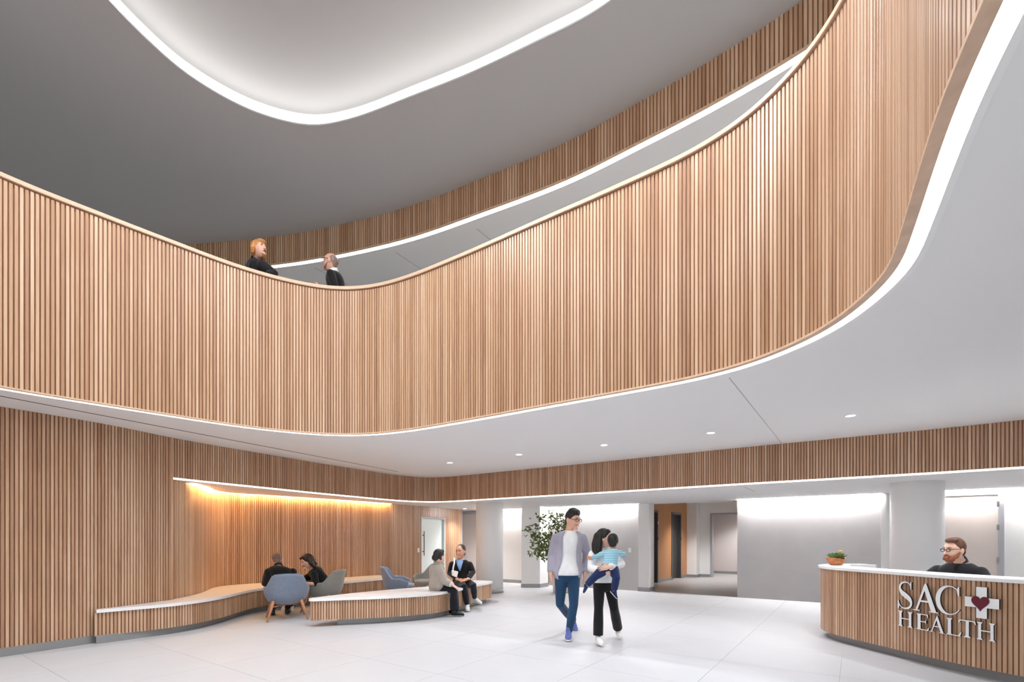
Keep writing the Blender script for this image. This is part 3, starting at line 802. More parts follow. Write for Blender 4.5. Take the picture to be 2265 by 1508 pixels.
for ch, x0, x1 in (('S', 1990, 2024.5), ('A', 2021, 2079), ('C', 2071, 2133)):
    sign_piece('letter', glyph(ch), x0, x1, 0.597, 0.905, 0.0, 0.02)
for ch, x0, x1 in (('H', 1989.5, 2025), ('E', 2029.5, 2057), ('A', 2056.5, 2093), ('L', 2094, 2127), ('T', 2118.5, 2158), ('H', 2159, 2209)):
    sign_piece('letter', glyph(ch), x0, x1, 0.392, 0.567, 0.0, 0.02)
cr = sign_piece('cross', [rect(0.34, 0.655, 0, 1), rect(0, 0.34, 0.34, 0.66), rect(0.655, 1, 0.34, 0.66)], 2134, 2210, 0.605, 0.915, 0.0, 0.028)
hp = []
for k in range(40):
    a = k*2*math.pi/40
    hx, hy = 16*math.sin(a)**3, 13*math.cos(a)-5*math.cos(2*a)-2*math.cos(3*a)-math.cos(4*a)
    hp.append((0.47+hx/34*0.56, 0.50+hy/30*0.50))
sign_piece('heart', [hp], 2134, 2210, 0.605, 0.915, 0.022, 0.036, 'heart', 'heart')

# ------------------------------------------------------------------ lounge chairs
M['blue'] = plain('blue_grey_felt', (122, 134, 154), 0.9, var=0.08, scale=30, sheen=0.3)
M['grey'] = plain('warm_grey_felt', (142, 141, 137), 0.9, var=0.08, scale=30, sheen=0.3)
M['legwood'] = plain('leg_wood', (196, 140, 104), 0.45, var=0.1, scale=8, stretch=(6, 6, 1))
def sstep(a, b, x):
    t = min(1, max(0, (x-a)/(b-a))); return t*t*(3-2*t)
def tube_bm(bm, pts, rad, n=10):
    rings = []
    for i, p in enumerate(pts):
        p = Vector(p); a = Vector(pts[max(i-1, 0)]); b = Vector(pts[min(i+1, len(pts)-1)])
        t = (b-a).normalized(); ux = t.orthogonal().normalized(); uy = t.cross(ux)
        rings.append([bm.verts.new(p + (ux*math.cos(k*2*math.pi/n) + uy*math.sin(k*2*math.pi/n))*rad[i]) for k in range(n)])
    for i in range(len(rings)-1):
        for k in range(n): bm.faces.new((rings[i][k], rings[i][(k+1) % n], rings[i+1][(k+1) % n], rings[i+1][k]))
    bm.faces.new(rings[0][::-1]); bm.faces.new(rings[-1])
def chair_meshes():
    NA, NT = 44, 10
    rim = lambda ph: 0.57 + 0.235*(1-sstep(34, 70, abs(ph)))*(1-0.10*(ph/45)**2) - 0.06*sstep(95, 128, abs(ph))
    v = []; f = []
    def surf(inset):
        g = []
        for i in range(NA+1):
            ph = -128 + 256*i/NA; a = math.radians(ph); row = []
            for j in range(NT+1):
                t = j/NT
                zr = rim(ph); z = 0.265 + (zr-0.265)*t
                tt = 1-min(1, (z-0.265)/0.27); k = 0.46 + 0.54*math.sqrt(max(0, 1-tt*tt))
                lean = 0.075*max(0, (z-0.5)/0.3)*max(0, math.cos(a))
                rx, ry = (0.365-inset)*k, (0.345-inset)*k + lean
                row.append((rx*math.sin(a), ry*math.cos(a), z + (0.02 if inset and j == 0 else 0)))
            g.append(row)
        return g
    O_, I_ = surf(0.0), surf(0.05)
    idx = lambda s, i, j: s*(NA+1)*(NT+1) + i*(NT+1) + j
    for g in (O_, I_):
        for row in g: v += row
    for i in range(NA):
        for j in range(NT):
            f.append((idx(0,i,j), idx(0,i+1,j), idx(0,i+1,j+1), idx(0,i,j+1)))
            f.append((idx(1,i,j), idx(1,i,j+1), idx(1,i+1,j+1), idx(1,i+1,j)))
        f.append((idx(0,i,NT), idx(0,i+1,NT), idx(1,i+1,NT), idx(1,i,NT)))
        f.append((idx(0,i,0), idx(1,i,0), idx(1,i+1,0), idx(0,i+1,0)))
    for j in range(NT):
        f.append((idx(0,0,j), idx(0,0,j+1), idx(1,0,j+1), idx(1,0,j)))
        f.append((idx(0,NA,j), idx(1,NA,j), idx(1,NA,j+1), idx(0,NA,j+1)))
    sh_ = bpy.data.meshes.new('shell'); sh_.from_pydata(v, [], f); sh_.update()
    bm = bmesh.new(); bm.from_mesh(sh_); bmesh.ops.recalc_face_normals(bm, faces=bm.faces); bm.to_mesh(sh_); bm.free()
    # seat: rounded tub bottom and cushion
    bm = bmesh.new(); rings = []
    for rr, z in ((0.06, 0.262), (0.13, 0.264), (0.19, 0.29), (0.25, 0.345), (0.28, 0.40), (0.275, 0.432), (0.20, 0.448), (0.05, 0.450)):
        rings.append([bm.verts.new((rr*math.cos(k*math.pi/16)*1.02, rr*math.sin(k*math.pi/16)*1.02 - 0.03, z)) for k in range(32)])
    for a, b in zip(rings, rings[1:]):
        for k in range(32): bm.faces.new((a[k], a[(k+1) % 32], b[(k+1) % 32], b[k]))
    bm.faces.new(rings[0][::-1]); bm.faces.new(rings[-1])
    st = bpy.data.meshes.new('seat'); bmesh.ops.recalc_face_normals(bm, faces=bm.faces); bm.to_mesh(st); bm.free()
    legs = []
    for sx in (-1, 1):
        for sy in (-1, 1):
            bm = bmesh.new(); tube_bm(bm, [(sx*0.215, sy*0.20, 0.335), (sx*0.235, sy*0.222, 0.27), (sx*0.315, sy*0.305, 0.0)], [0.026, 0.025, 0.014])
            me = bpy.data.meshes.new('leg'); bmesh.ops.recalc_face_normals(bm, faces=bm.faces); bm.to_mesh(me); bm.free(); legs.append(me)
    bars = []
    for s in (-1, 1):
        bm = bmesh.new(); tube_bm(bm, [(s*0.245, 0.232, 0.235), (s*0.06, 0.03*s, 0.25), (-s*0.0, 0, 0.25)], [0.015, 0.017, 0.017], 8)
        tube_bm(bm, [(s*0.245, -0.232, 0.235), (s*0.06, -0.03*s, 0.25), (0, 0, 0.25)], [0.015, 0.017, 0.017], 8)
        me = bpy.data.meshes.new('cross_bar'); bmesh.ops.recalc_face_normals(bm, faces=bm.faces); bm.to_mesh(me); bm.free(); bars.append(me)
    for me in [sh_, st] + legs + bars:
        for p in me.polygons: p.use_smooth = True
    for me in legs + bars: me.materials.append(M['legwood'])
    return sh_, st, legs, bars
CH = chair_meshes()
def lounge_chair(x, y, deg, mat, label):
    t = empty('lounge_chair', (x, y, 0), math.radians(deg)); tag(t, label, 'chair', 'tub lounge chairs')
    for nm, me in (('shell', CH[0]), ('seat', CH[1])):
        m2 = me.copy(); o = link(nm, m2, mat, t)
    for me in CH[2]: link('leg', me, None, t)
    for me in CH[3]: link('cross_bar', me, None, t)
    return t
lounge_chair(-3.93, 8.52, 208, 'blue', 'blue-grey tub chair seen from behind, man in black seated in it')
lounge_chair(-3.62, 9.42, 262, 'grey', 'grey tub chair with the dark-haired woman in black seated in it')
lounge_chair(-2.38, 10.35, 98, 'blue', 'empty blue-grey tub chair behind the island bench, its back to the slatted wall')
lounge_chair(-1.95, 11.3, -38, 'grey', 'empty grey tub chair half hidden by the woman in the grey jacket')

# ------------------------------------------------------------------ tall leafy plant in a planter
M['leaf'] = plain('olive_leaf', (88, 104, 44), 0.5, var=0.4, scale=9)
M['twig'] = plain('twig_bark', (120, 104, 84), 0.8)
M['planter'] = plain('pale_planter', (228, 226, 224), 0.5)
M['soil'] = plain('dark_soil', (60, 48, 40), 0.9, var=0.2, scale=40)
pl = empty('leafy_plant', (1.27, 12.55, 0)); tag(pl, 'tall airy green leafy plant standing behind the man in the grey overshirt', 'plant')
bm = bmesh.new(); rings = []
for rr, z in ((0.16, 0.0), (0.21, 0.02), (0.25, 0.55), (0.25, 0.57), (0.228, 0.57), (0.222, 0.50)):
    rings.append([bm.verts.new((rr*math.cos(k*math.pi/14), rr*math.sin(k*math.pi/14), z)) for k in range(28)])
for a, b in zip(rings, rings[1:]):
    for k in range(28): bm.faces.new((a[k], a[(k+1) % 28], b[(k+1) % 28], b[k]))
bm.faces.new(rings[0][::-1]); from_bm('planter', bm, 'planter', pl, smooth=True)
bm = bmesh.new(); bmesh.ops.create_circle(bm, cap_ends=True, radius=0.225, segments=24)
for v_ in bm.verts: v_.co.z = 0.51
from_bm('soil', bm, 'soil', pl)
rng = random.Random(5)
tips = [(-0.72, 1.62, 0.1), (-0.55, 1.38, -0.1), (-0.62, 1.05, 0.15), (-0.40, 1.95, 0.0), (-0.30, 1.50, -0.15), (-0.10, 2.08, 0.1), (0.12, 2.0, -0.1), (0.30, 1.75, 0.1), (-0.42, 1.2, 0.0), (0.18, 1.4, 0.2), (-0.22, 1.15, -0.1), (-0.48, 1.72, 0.2)]
lv, lf_ = [], []
def add_leaf(p, d, ln):
    d = d.normalized(); s = d.cross(Vector((rng.uniform(-1,1), rng.uniform(-1,1), rng.uniform(-0.3,1)))).normalized(); nrm = d.cross(s)
    b = len(lv); w = ln*0.24
    lv.extend([p, p+d*ln*0.35+s*w+nrm*w*0.25, p+d*ln*0.75+s*w*0.7+nrm*w*0.2, p+d*ln, p+d*ln*0.75-s*w*0.7+nrm*w*0.2, p+d*ln*0.35-s*w+nrm*w*0.25, p+d*ln*0.5])
    lf_.extend([(b, b+1, b+6), (b+1, b+2, b+6), (b+2, b+3, b+6), (b+3, b+4, b+6), (b+4, b+5, b+6), (b+5, b, b+6)])
for tx, tz, ty in [(a-0.16, b, c) for a, b, c in tips]:
    bm = bmesh.new(); P0 = Vector((rng.uniform(-.05,.05), rng.uniform(-.05,.05), 0.5)); P3 = Vector((tx, ty, tz))
    P1 = P0 + Vector((tx*0.15, 0, (tz-0.5)*0.45)); P2 = P0 + Vector((tx*0.55, ty*0.6, (tz-0.5)*0.85))
    pts = [(1-t)**3*P0 + 3*(1-t)**2*t*P1 + 3*(1-t)*t*t*P2 + t**3*P3 for t in [k/10 for k in range(11)]]
    tube_bm(bm, pts, [0.010*(1-0.75*k/10) for k in range(11)], 6)
    from_bm('branch', bm, 'twig', pl, smooth=True)
    for k in range(4, 11):
        n_l = 12 if k > 5 else 5
        for _ in range(n_l):
            q = pts[k] + Vector((rng.gauss(0, 0.055), rng.gauss(0, 0.05), rng.gauss(0, 0.055)))
            add_leaf(q, Vector((rng.gauss(0, 1), rng.gauss(0, 1), rng.gauss(-0.1, 0.8))), rng.uniform(0.075, 0.125))
fo = pydata('foliage', lv, lf_, 'leaf', pl); fo['kind'] = 'stuff'

# ------------------------------------------------------------------ succulent bowl on the counter
M['bowl'] = plain('burl_wood', (168, 104, 58), 0.4, var=0.3, scale=14, stretch=(1, 1, 3))
M['succ'] = plain('succulent_green', (92, 122, 66), 0.5, var=0.25, scale=20)
M['bloom'] = plain('yellow_bloom', (222, 176, 84), 0.5)
sb = empty('succulent_bowl', (4.68, 7.05, 1.012)); tag(sb, 'carved wooden bowl of green succulents on the end of the reception counter', 'plant bowl')
bm = bmesh.new(); rings = []; n = 28
for rr, z, wob in ((0.05, 0.0, 0), (0.075, 0.004, 0), (0.105, 0.045, 0.2), (0.122, 0.085, 0.6), (0.126, 0.10, 1), (0.112, 0.098, 1), (0.09, 0.07, 0.4)):
    rings.append([bm.verts.new((rr*1.05*math.cos(k*2*math.pi/n)*(1+0.04*wob*math.sin(3*k*2*math.pi/n)), rr*0.85*math.sin(k*2*math.pi/n), z + wob*0.012*math.sin(2*k*2*math.pi/n+0.6))) for k in range(n)])
for a, b in zip(rings, rings[1:]):
    for k in range(n): bm.faces.new((a[k], a[(k+1) % n], b[(k+1) % n], b[k]))
bm.faces.new(rings[0][::-1]); bm.faces.new(rings[-1]); from_bm('bowl', bm, 'bowl', sb, smooth=True)
def rosette(x, y, z, r, n_l, mat, name, up=0.5):
    v, f = [], []
    for k in range(n_l):
        a = k*2.39996; e = up + 0.9*(1-k/n_l) ; ln = r*(0.6+0.4*k/n_l)
        d = Vector((math.cos(a)*math.cos(e), math.sin(a)*math.cos(e), math.sin(e))); s = Vector((-math.sin(a), math.cos(a), 0)); nn = d.cross(s)
        b = len(v); w = ln*0.16; o = Vector((x, y, z))
        v += [o+s*w*0.5, o+d*ln*0.5+s*w+nn*w*0.3, o+d*ln, o+d*ln*0.5-s*w+nn*w*0.3, o-s*w*0.5, o+d*ln*0.45-nn*w*0.6]
        f += [(b, b+1, b+5), (b+1, b+2, b+5), (b+2, b+3, b+5), (b+3, b+4, b+5), (b, b+4, b+3, b+1), (b+1, b+3, b+2), (b, b+5, b+4)]
    pydata(name, v, f, mat, sb)
rosette(-0.06, -0.02, 0.095, 0.125, 26, 'succ', 'succulent'); rosette(0.02, 0.0, 0.095, 0.14, 26, 'succ', 'succulent'); rosette(0.075, 0.01, 0.095, 0.11, 20, 'succ', 'succulent')
rosette(-0.02, 0.04, 0.09, 0.10, 20, 'succ', 'succulent')
bm = bmesh.new(); bmesh.ops.create_uvsphere(bm, u_segments=12, v_segments=8, radius=0.024, matrix=Matrix.Translation((0.065, 0.0, 0.20)) @ Matrix.Diagonal((1.1, 1.0, 0.7, 1)))
tube_bm(bm, [(0.06, 0.0, 0.09), (0.065, 0.0, 0.195)], [0.004, 0.004], 6); from_bm('bloom', bm, 'bloom', sb, smooth=True)
# ------------------------------------------------------------------ people
def remesh(bm, voxel, smooth=3):
    """union of closed solids -> one continuous smooth surface"""
    bmesh.ops.recalc_face_normals(bm, faces=bm.faces)
    me = bpy.data.meshes.new('tmp'); bm.to_mesh(me); bm.free()
    o = bpy.data.objects.new('tmp', me); C.objects.link(o)
    r = o.modifiers.new('r', 'REMESH'); r.mode = 'VOXEL'; r.voxel_size = voxel; r.adaptivity = 0.0
    if smooth:
        s = o.modifiers.new('s', 'SMOOTH'); s.factor = 0.5; s.iterations = smooth
    dg = bpy.context.evaluated_depsgraph_get(); dg.update()
    out = bpy.data.meshes.new_from_object(o.evaluated_get(dg))
    bpy.data.objects.remove(o); bpy.data.meshes.remove(me)
    for p in out.polygons: p.use_smooth = True
    return out

def loft(bm, rings, n=20):
    """rings: (centre, half axis a, half axis b) -> closed tube"""
    R_ = []
    for c, a, b in rings:
        R_.append([bm.verts.new(c + a*math.cos(k*2*math.pi/n) + b*math.sin(k*2*math.pi/n)) for k in range(n)])
    for i in range(len(R_)-1):
        for k in range(n): bm.faces.new((R_[i][k], R_[i][(k+1) % n], R_[i+1][(k+1) % n], R_[i+1][k]))
    bm.faces.new(R_[0][::-1]); bm.faces.new(R_[-1])

def limb(bm, pts, rad, n=12, caps=True, flat=False):
    """tapered round-ended tube through pts"""
    P = [Vector(p) for p in pts]; rings = []
    def frame(t):
        ux = t.orthogonal().normalized(); return ux, t.cross(ux)
    t0 = (P[1]-P[0]).normalized(); t1 = (P[-1]-P[-2]).normalized()
    if caps:
        ux, uy = frame(t0)
        for a in (80, 55, 28):
            a = math.radians(a); rings.append((P[0]-t0*rad[0]*math.sin(a), ux*rad[0]*math.cos(a), uy*rad[0]*math.cos(a)))
    ref = None
    for i, p in enumerate(P):
        t = (P[min(i+1, len(P)-1)] - P[max(i-1, 0)]).normalized()
        if ref is None: ux = frame(t)[0]
        else:
            ux = (ref - t*ref.dot(t)).normalized()
        ref = ux; rings.append((p, ux*rad[i], t.cross(ux)*rad[i]))
    if caps and not flat:
        ux = (ref - t1*ref.dot(t1)).normalized(); uy = t1.cross(ux)
        for a in (28, 55, 80):
            a = math.radians(a); rings.append((P[-1]+t1*rad[-1]*math.sin(a), ux*rad[-1]*math.cos(a), uy*rad[-1]*math.cos(a)))
    loft(bm, rings, n)

def blob(bm, c, radii, rot=None):
    mt = Matrix.Translation(c)
    if rot is not None: mt = mt @ rot
    bmesh.ops.create_uvsphere(bm, u_segments=20, v_segments=14, radius=1.0, matrix=mt @ Matrix.Diagonal((*radii, 1)))

def frame_mat(f, up):
    """local -Y looks along f, local Z is up"""
    f = Vector(f).normalized(); z = Vector(up); z = (z - f*z.dot(f)).normalized(); y = -f; x = y.cross(z)
    return Matrix((x, y, z)).transposed().to_4x4()

def head_solid(bm, mt, s):
    b2 = bmesh.new(); bmesh.ops.create_uvsphere(b2, u_segments=36, v_segments=26, radius=1.0)
    for v in b2.verts:
        x, y, z = v.co
        X, Y, Z = x*0.077, y*0.099, z*0.120
        if z < 0:
            k = -z; X *= 1 - 0.34*k**1.4
            if y > 0: Y *= 1 - 0.45*k
            else: Y = Y*(1-0.05*k) - 0.012*k
        if y < -0.5:
            for ex in (-0.032, 0.032):
                d2 = ((X-ex)/0.018)**2 + ((Z-0.010)/0.013)**2
                Y += 0.010*math.exp(-d2)
            Y -= 0.004*math.exp(-((Z-0.035)/0.012)**2)
        v.co = (X, Y, Z)
    me = bpy.data.meshes.new('h'); b2.to_mesh(me); b2.free()
    base = len(bm.verts); bm.from_mesh(me); bpy.data.meshes.remove(me); bm.verts.ensure_lookup_table()
    for v in bm.verts[base:]: v.co = mt @ (v.co*s)
    L_ = lambda *p: mt @ (Vector(p)*s)
    limb(bm, [L_(0, -0.090, 0.022), L_(0, -0.106, -0.012), L_(0, -0.113, -0.026)], [0.009*s, 0.012*s, 0.014*s], 10)
    blob(bm, L_(-0.012, -0.102, -0.030), [0.009*s]*3); blob(bm, L_(0.012, -0.102, -0.030), [0.009*s]*3)
    rot = mt.to_3x3().normalized().to_4x4()
    blob(bm, L_(0, -0.096, -0.062), (0.026*s, 0.012*s, 0.012*s), rot)
    blob(bm, L_(0, -0.088, -0.098), (0.026*s, 0.022*s, 0.018*s), rot)
    for e in (-1, 1): blob(bm, L_(e*0.079, 0.008, -0.008), (0.011*s, 0.020*s, 0.032*s), rot)

def hand_solid(bm, w, d, n, thumb, s=1.0, curl=0.5):
    """wrist w, finger direction d, palm normal n, thumb side"""
    d = Vector(d).normalized(); n = Vector(n); n = (n - d*n.dot(d)).normalized(); sd = d.cross(n)*thumb
    rot = Matrix((sd, d, n)).transposed().to_4x4()
    blob(bm, w + d*0.045*s, (0.040*s, 0.052*s, 0.016*s), rot)
    limb(bm, [w - d*0.03*s, w + d*0.03*s], [0.027*s, 0.026*s], 10)
    for k, ln in enumerate((0.072, 0.080, 0.074, 0.058)):
        off = (0.031 - 0.0205*k)*s
        p = w + d*0.082*s + sd*off; pts = [p - d*0.015*s]; a = 0.0
        dd = (d + sd*(0.13-0.085*k)).normalized()
        for j, fr in enumerate((0.42, 0.32, 0.26)):
            dirn = dd*math.cos(a) + n*math.sin(a)
            p = p + dirn*ln*fr*s; pts.append(p.copy()); a += curl*(0.9 if j else 0.6)
        limb(bm, pts, [0.0090*s, 0.0088*s, 0.0082*s, 0.0070*s], 9)
    p = w + d*0.020*s + sd*0.030*s
    t1 = (d*0.75 + sd*0.75 + n*0.25*curl).normalized(); t2 = (d*0.95 + sd*0.30 + n*0.5*curl).normalized()
    limb(bm, [p - t1*0.01*s, p + t1*0.036*s, p + t1*0.036*s + t2*0.030*s], [0.0125*s, 0.0105*s, 0.0085*s], 9)

SKIN = {'light': (224, 172, 150), 'fair': (226, 182, 162), 'tan': (206, 152, 122), 'warm': (214, 164, 136)}
for k_, c_ in SKIN.items(): M['skin_'+k_] = plain('skin_'+k_, c_, 0.5, var=0.04, scale=20)
FAB = {'black': (20, 20, 23), 'charcoal': (34, 34, 38), 'white': (236, 236, 238), 'lilac': (164, 160, 176), 'jeans': (34, 66, 98), 'navy': (30, 44, 88), 'stone': (170, 162, 154),
       'dark': (26, 26, 36), 'skyblue': (150, 186, 232), 'paleblue': (206, 214, 238)}
for k_, c_ in FAB.items(): M['fab_'+k_] = plain('fabric_'+k_, c_, 0.85, var=0.10, scale=7, bump=0.35, stretch=(1, 1, 0.5), sheen=0.15, spec=0.25)
HAIR = {'black': (22, 19, 20), 'brown': (48, 30, 24), 'ginger': (92, 58, 40), 'blonde': (188, 128, 72), 'buzz': (112, 84, 78), 'stubble': (150, 122, 112), 'dark': (30, 24, 22)}
for k_, c_ in HAIR.items(): M['hair_'+k_] = plain('hair_'+k_, c_, 0.5, var=0.35, scale=26, bump=0.4, stretch=(3, 3, 0.5))
M['beard'] = plain('ginger_beard', (134, 74, 44), 0.7, var=0.3, scale=60, bump=0.5)
M['eye'] = plain('dark_eye', (38, 28, 26), 0.2); M['lip'] = plain('lip', (176, 92, 88), 0.45); M['mouth'] = plain('open_mouth', (96, 40, 42), 0.5); M['teeth'] = plain('teeth', (238, 232, 226), 0.3)
M['specs'] = plain('spectacle_frame', (24, 22, 24), 0.35); M['shoe_blue'] = plain('blue_canvas', (92, 104, 168), 0.8); M['shoe_white'] = plain('white_leather', (232, 231, 230), 0.5)
M['shoe_black'] = plain('black_leather', (22, 22, 24), 0.4); M['sole_white'] = plain('white_rubber', (238, 238, 238), 0.6); M['sole_black'] = plain('black_rubber', (26, 26, 28), 0.7)
m_, nt_, b_ = new_mat('teal_stripes')
tc_, wv_ = nt_.nodes.new('ShaderNodeTexCoord'), nt_.nodes.new('ShaderNodeTexWave'); wv_.bands_direction = 'Z'; wv_.inputs['Scale'].default_value = 15.0; wv_.inputs['Distortion'].default_value = 0.6
cr_ = nt_.nodes.new('ShaderNodeValToRGB'); cr_.color_ramp.elements[0].position = 0.42; cr_.color_ramp.elements[0].color = lin(96, 176, 206); cr_.color_ramp.elements[1].position = 0.55; cr_.color_ramp.elements[1].color = lin(196, 222, 230)
nt_.links.new(tc_.outputs['Object'], wv_.inputs['Vector']); nt_.links.new(wv_.outputs['Fac'], cr_.inputs[0]); nt_.links.new(cr_.outputs[0], b_.inputs['Base Color']); b_.inputs['Roughness'].default_value = 0.9
M['fab_stripes'] = m_

class Person:
    RINGS = [(-0.20, .085, .085), (-0.12, .135, .105), (0.0, .168, .118), (0.14, .163, .114), (0.30, .148, .106), (0.44, .138, .102), (0.60, .150, .110), (0.74, .166, .117), (0.85, .160, .108), (0.92, .128, .092), (0.965, .092, .078), (1.0, .066, .064)]
    def __init__(self, label, base, pelvis, neck, head, face, up=(0, 0, 1), sh=(1, 0, 0), hip=None, shw=0.19, s=1.0, build=1.0, hs=1.0, skin='fair', arms=None, legs=None, name='person', bulge=0.0):
        self.e = empty(name, base); tag(self.e, label, 'person')
        self.base = Vector(base); self.inv = Matrix.Translation(-self.base)
        self.P, self.N, self.H = Vector(pelvis), Vector(neck), Vector(head)
        self.face, self.up = Vector(face).normalized(), Vector(up).normalized()
        self.sh = Vector(sh).normalized(); self.hip = Vector(hip if hip else sh).normalized()
        self.shw, self.s, self.build, self.hs, self.skin = shw, s, build, hs, skin
        self.arms, self.legs = arms or {}, legs or {}
        self.hm = Matrix.Translation(self.H) @ frame_mat(self.face, self.up)
        spine = (self.N - self.P); self.spine = spine
        self.fwd = self.sh.cross(Vector((0, 0, 1))); 
        if self.fwd.length < 1e-3: self.fwd = Vector((0, -1, 0))
        self.fwd = (self.sh.cross(spine)).normalized()      # right-to-left axis x up = forward
        self.S = {k: self.N - spine.normalized()*0.112*s + self.sh*shw*(1 if k == 'L' else -1) for k in ('L', 'R')}
        self.HJ = {k: self.P + self.hip*0.088*s*build*(1 if k == 'L' else -1) - spine.normalized()*0.02*s for k in ('L', 'R')}
        self.body()
    def torso_rings(self, t0=-0.2, t1=1.0, grow=0.0, kx=1.0, ky=1.0):
        out = []; spine = self.spine; n = 26
        R_ = self.RINGS
        def val(t):
            for (a, aw, ad), (b, bw, bd) in zip(R_, R_[1:]):
                if a <= t <= b: u = (t-a)/(b-a); return aw+(bw-aw)*u, ad+(bd-ad)*u
            return (R_[0] if t < R_[0][0] else R_[-1])[1:]
        for i in range(n+1):
            t = t0 + (t1-t0)*i/n; w, d = val(t)
            ax = (self.hip*(1-max(0, min(1, t))) + self.sh*max(0, min(1, t))).normalized()
            fw = ax.cross(spine).normalized()
            c = self.P + spine*t + fw*(-0.015*self.s*math.sin(max(0, min(1, t))*math.pi))
            k = self.s*self.build
            wk = k * (self.shw/0.19/self.s if t > 0.6 else 1.0)
            out.append((c, ax*(w*wk*kx+grow), fw*(d*k*ky+grow), t))
        return out
    def arm_pts(self, k):
        a = self.arms[k]; return [self.S[k], Vector(a['e']), Vector(a['w'])]
    def leg_pts(self, k):
        l = self.legs[k]; return [self.HJ[k], Vector(l['k']), Vector(l['a'])]
    def put(self, name, me, mat, parent=None):
        me.transform(self.inv); o = link(name, me, mat, parent if parent is not None else self.e); return o
    def body(self):
        s, b = self.s, self.build
        bm = bmesh.new()
        loft(bm, [(c, a, d) for c, a, d, t in self.torso_rings()], 24)
        for k in self.arms:
            p = self.arm_pts(k); m1 = p[0].lerp(p[1], 0.5)
            limb(bm, [p[0], m1, p[1], p[1].lerp(p[2], 0.35), p[2]], [.048*s*b, .045*s*b, .039*s, .038*s, .026*s])
        for k in self.legs:
            p = self.leg_pts(k); m1 = p[0].lerp(p[1], 0.5)
            limb(bm, [p[0], m1, p[1], p[1].lerp(p[2], 0.35), p[2]], [.084*s*b, .070*s*b, .052*s, .052*s, .034*s])
            td = Vector(self.legs[k]['t']).normalized()
            sd_ = td.cross(Vector((0, 0, 1))).normalized(); up_ = sd_.cross(td).normalized()
            limb(bm, [p[2] - td*0.025*s - up_*0.03*s, p[2] + td*0.09*s - up_*0.042*s], [.028*s, .020*s])
        core = remesh(bm, 0.012*s, 3)
        bm = bmesh.new(); head_solid(bm, self.hm, self.hs)
        top = self.hm @ Vector((0, 0.018, -0.06))
        limb(bm, [self.N - self.spine.normalized()*0.03*s, self.N.lerp(top, 0.5), top], [.060*s, .053*s, .052*self.hs], 14)
        hd = remesh(bm, 0.0055, 1)
        acc = bmesh.new(); acc.from_mesh(core); acc.from_mesh(hd)
        for k, a in self.arms.items():
            if a.get('hand') is None: continue
            bm = bmesh.new(); hand_solid(bm, Vector(a['w']), a['hand'], a.get('palm', (0, 1, 0)), a.get('thumb', 1), s*a.get('hsz', 1.0), a.get('curl', 0.5))
            hm_ = remesh(bm, 0.0038, 1); acc.from_mesh(hm_); bpy.data.meshes.remove(hm_)
        me = bpy.data.meshes.new('body'); acc.to_mesh(me); acc.free()
        for p in me.polygons: p.use_smooth = True
        bpy.data.meshes.remove(core); bpy.data.meshes.remove(hd)
        self.b = self.put('body', me, 'skin_'+self.skin)
    def L(self, *p): return self.hm @ (Vector(p)*self.hs)
    def feature(self, name, mat, solids):
        bm = bmesh.new(); rot = self.hm.to_3x3().normalized().to_4x4(); h = self.hs
        for kind, *q in solids:
            if kind == 'b': blob(bm, self.L(*q[0]), tuple(r*h for r in q[1]), rot)
            else: limb(bm, [self.L(*p) for p in q[0]], [r*h for r in q[1]], 8)
        bmesh.ops.recalc_face_normals(bm, faces=bm.faces)
        me = bpy.data.meshes.new(name); bm.to_mesh(me); bm.free()
        for p in me.polygons: p.use_smooth = True
        return self.put(name, me, mat)
    def face_parts(self, brow='hair_black', smile=False, lip='lip', open_mouth=False):
        for e in (-1, 1):
            self.feature('eye', 'eye', [('b', (e*0.031, -0.0865, 0.011), (0.0125, 0.006, 0.0048))])
            self.feature('eyebrow', brow, [('l', [(e*0.015, -0.097, 0.031), (e*0.032, -0.097, 0.036), (e*0.048, -0.086, 0.031)], [.0035, .004, .0025])])
        if open_mouth: self.feature('lips', 'mouth', [('b', (0, -0.106, -0.064), (0.018, 0.006, 0.012))])
        elif smile:
            self.feature('lips', lip, [('l', [(-0.030, -0.092, -0.052), (-0.015, -0.104, -0.061), (0.015, -0.104, -0.061), (0.030, -0.092, -0.052)], [.003, .0065, .0065, .003])])
            self.feature('teeth', 'teeth', [('l', [(-0.018, -0.105, -0.058), (0, -0.110, -0.060), (0.018, -0.105, -0.058)], [.003, .004, .003])])
        else: self.feature('lips', lip, [('l', [(-0.022, -0.098, -0.061), (0, -0.107, -0.062), (0.022, -0.098, -0.061)], [.0035, .0065, .0035])])
    def glasses(self, r=0.021):
        g = []
        for e in (-1, 1):
            ring = [(e*0.032 + r*math.cos(a)*1.15, -0.112 + 0.004*abs(math.cos(a)), 0.009 + r*0.8*math.sin(a)) for a in [k*math.pi/6 for k in range(13)]]
            g.append(('l', ring, [0.0032]*13)); g.append(('l', [(e*0.056, -0.108, 0.014), (e*0.080, -0.05, 0.014), (e*0.082, 0.01, 0.008)], [0.0030]*3))
        g.append(('l', [(-0.009, -0.113, 0.012), (0.009, -0.113, 0.012)], [0.0030]*2))
        self.feature('glasses', 'specs', g)
    def hair(self, mat, solids, voxel=0.007):
        bm = bmesh.new(); rot = self.hm.to_3x3().normalized().to_4x4(); h = self.hs
        for kind, *q in solids:
            if kind == 'b': blob(bm, self.L(*q[0]), tuple(r*h for r in q[1]), rot)
            else: limb(bm, [self.L(*p) for p in q[0]], [r*h for r in q[1]], 12)
        return self.put('hair', remesh(bm, voxel, 2), mat)
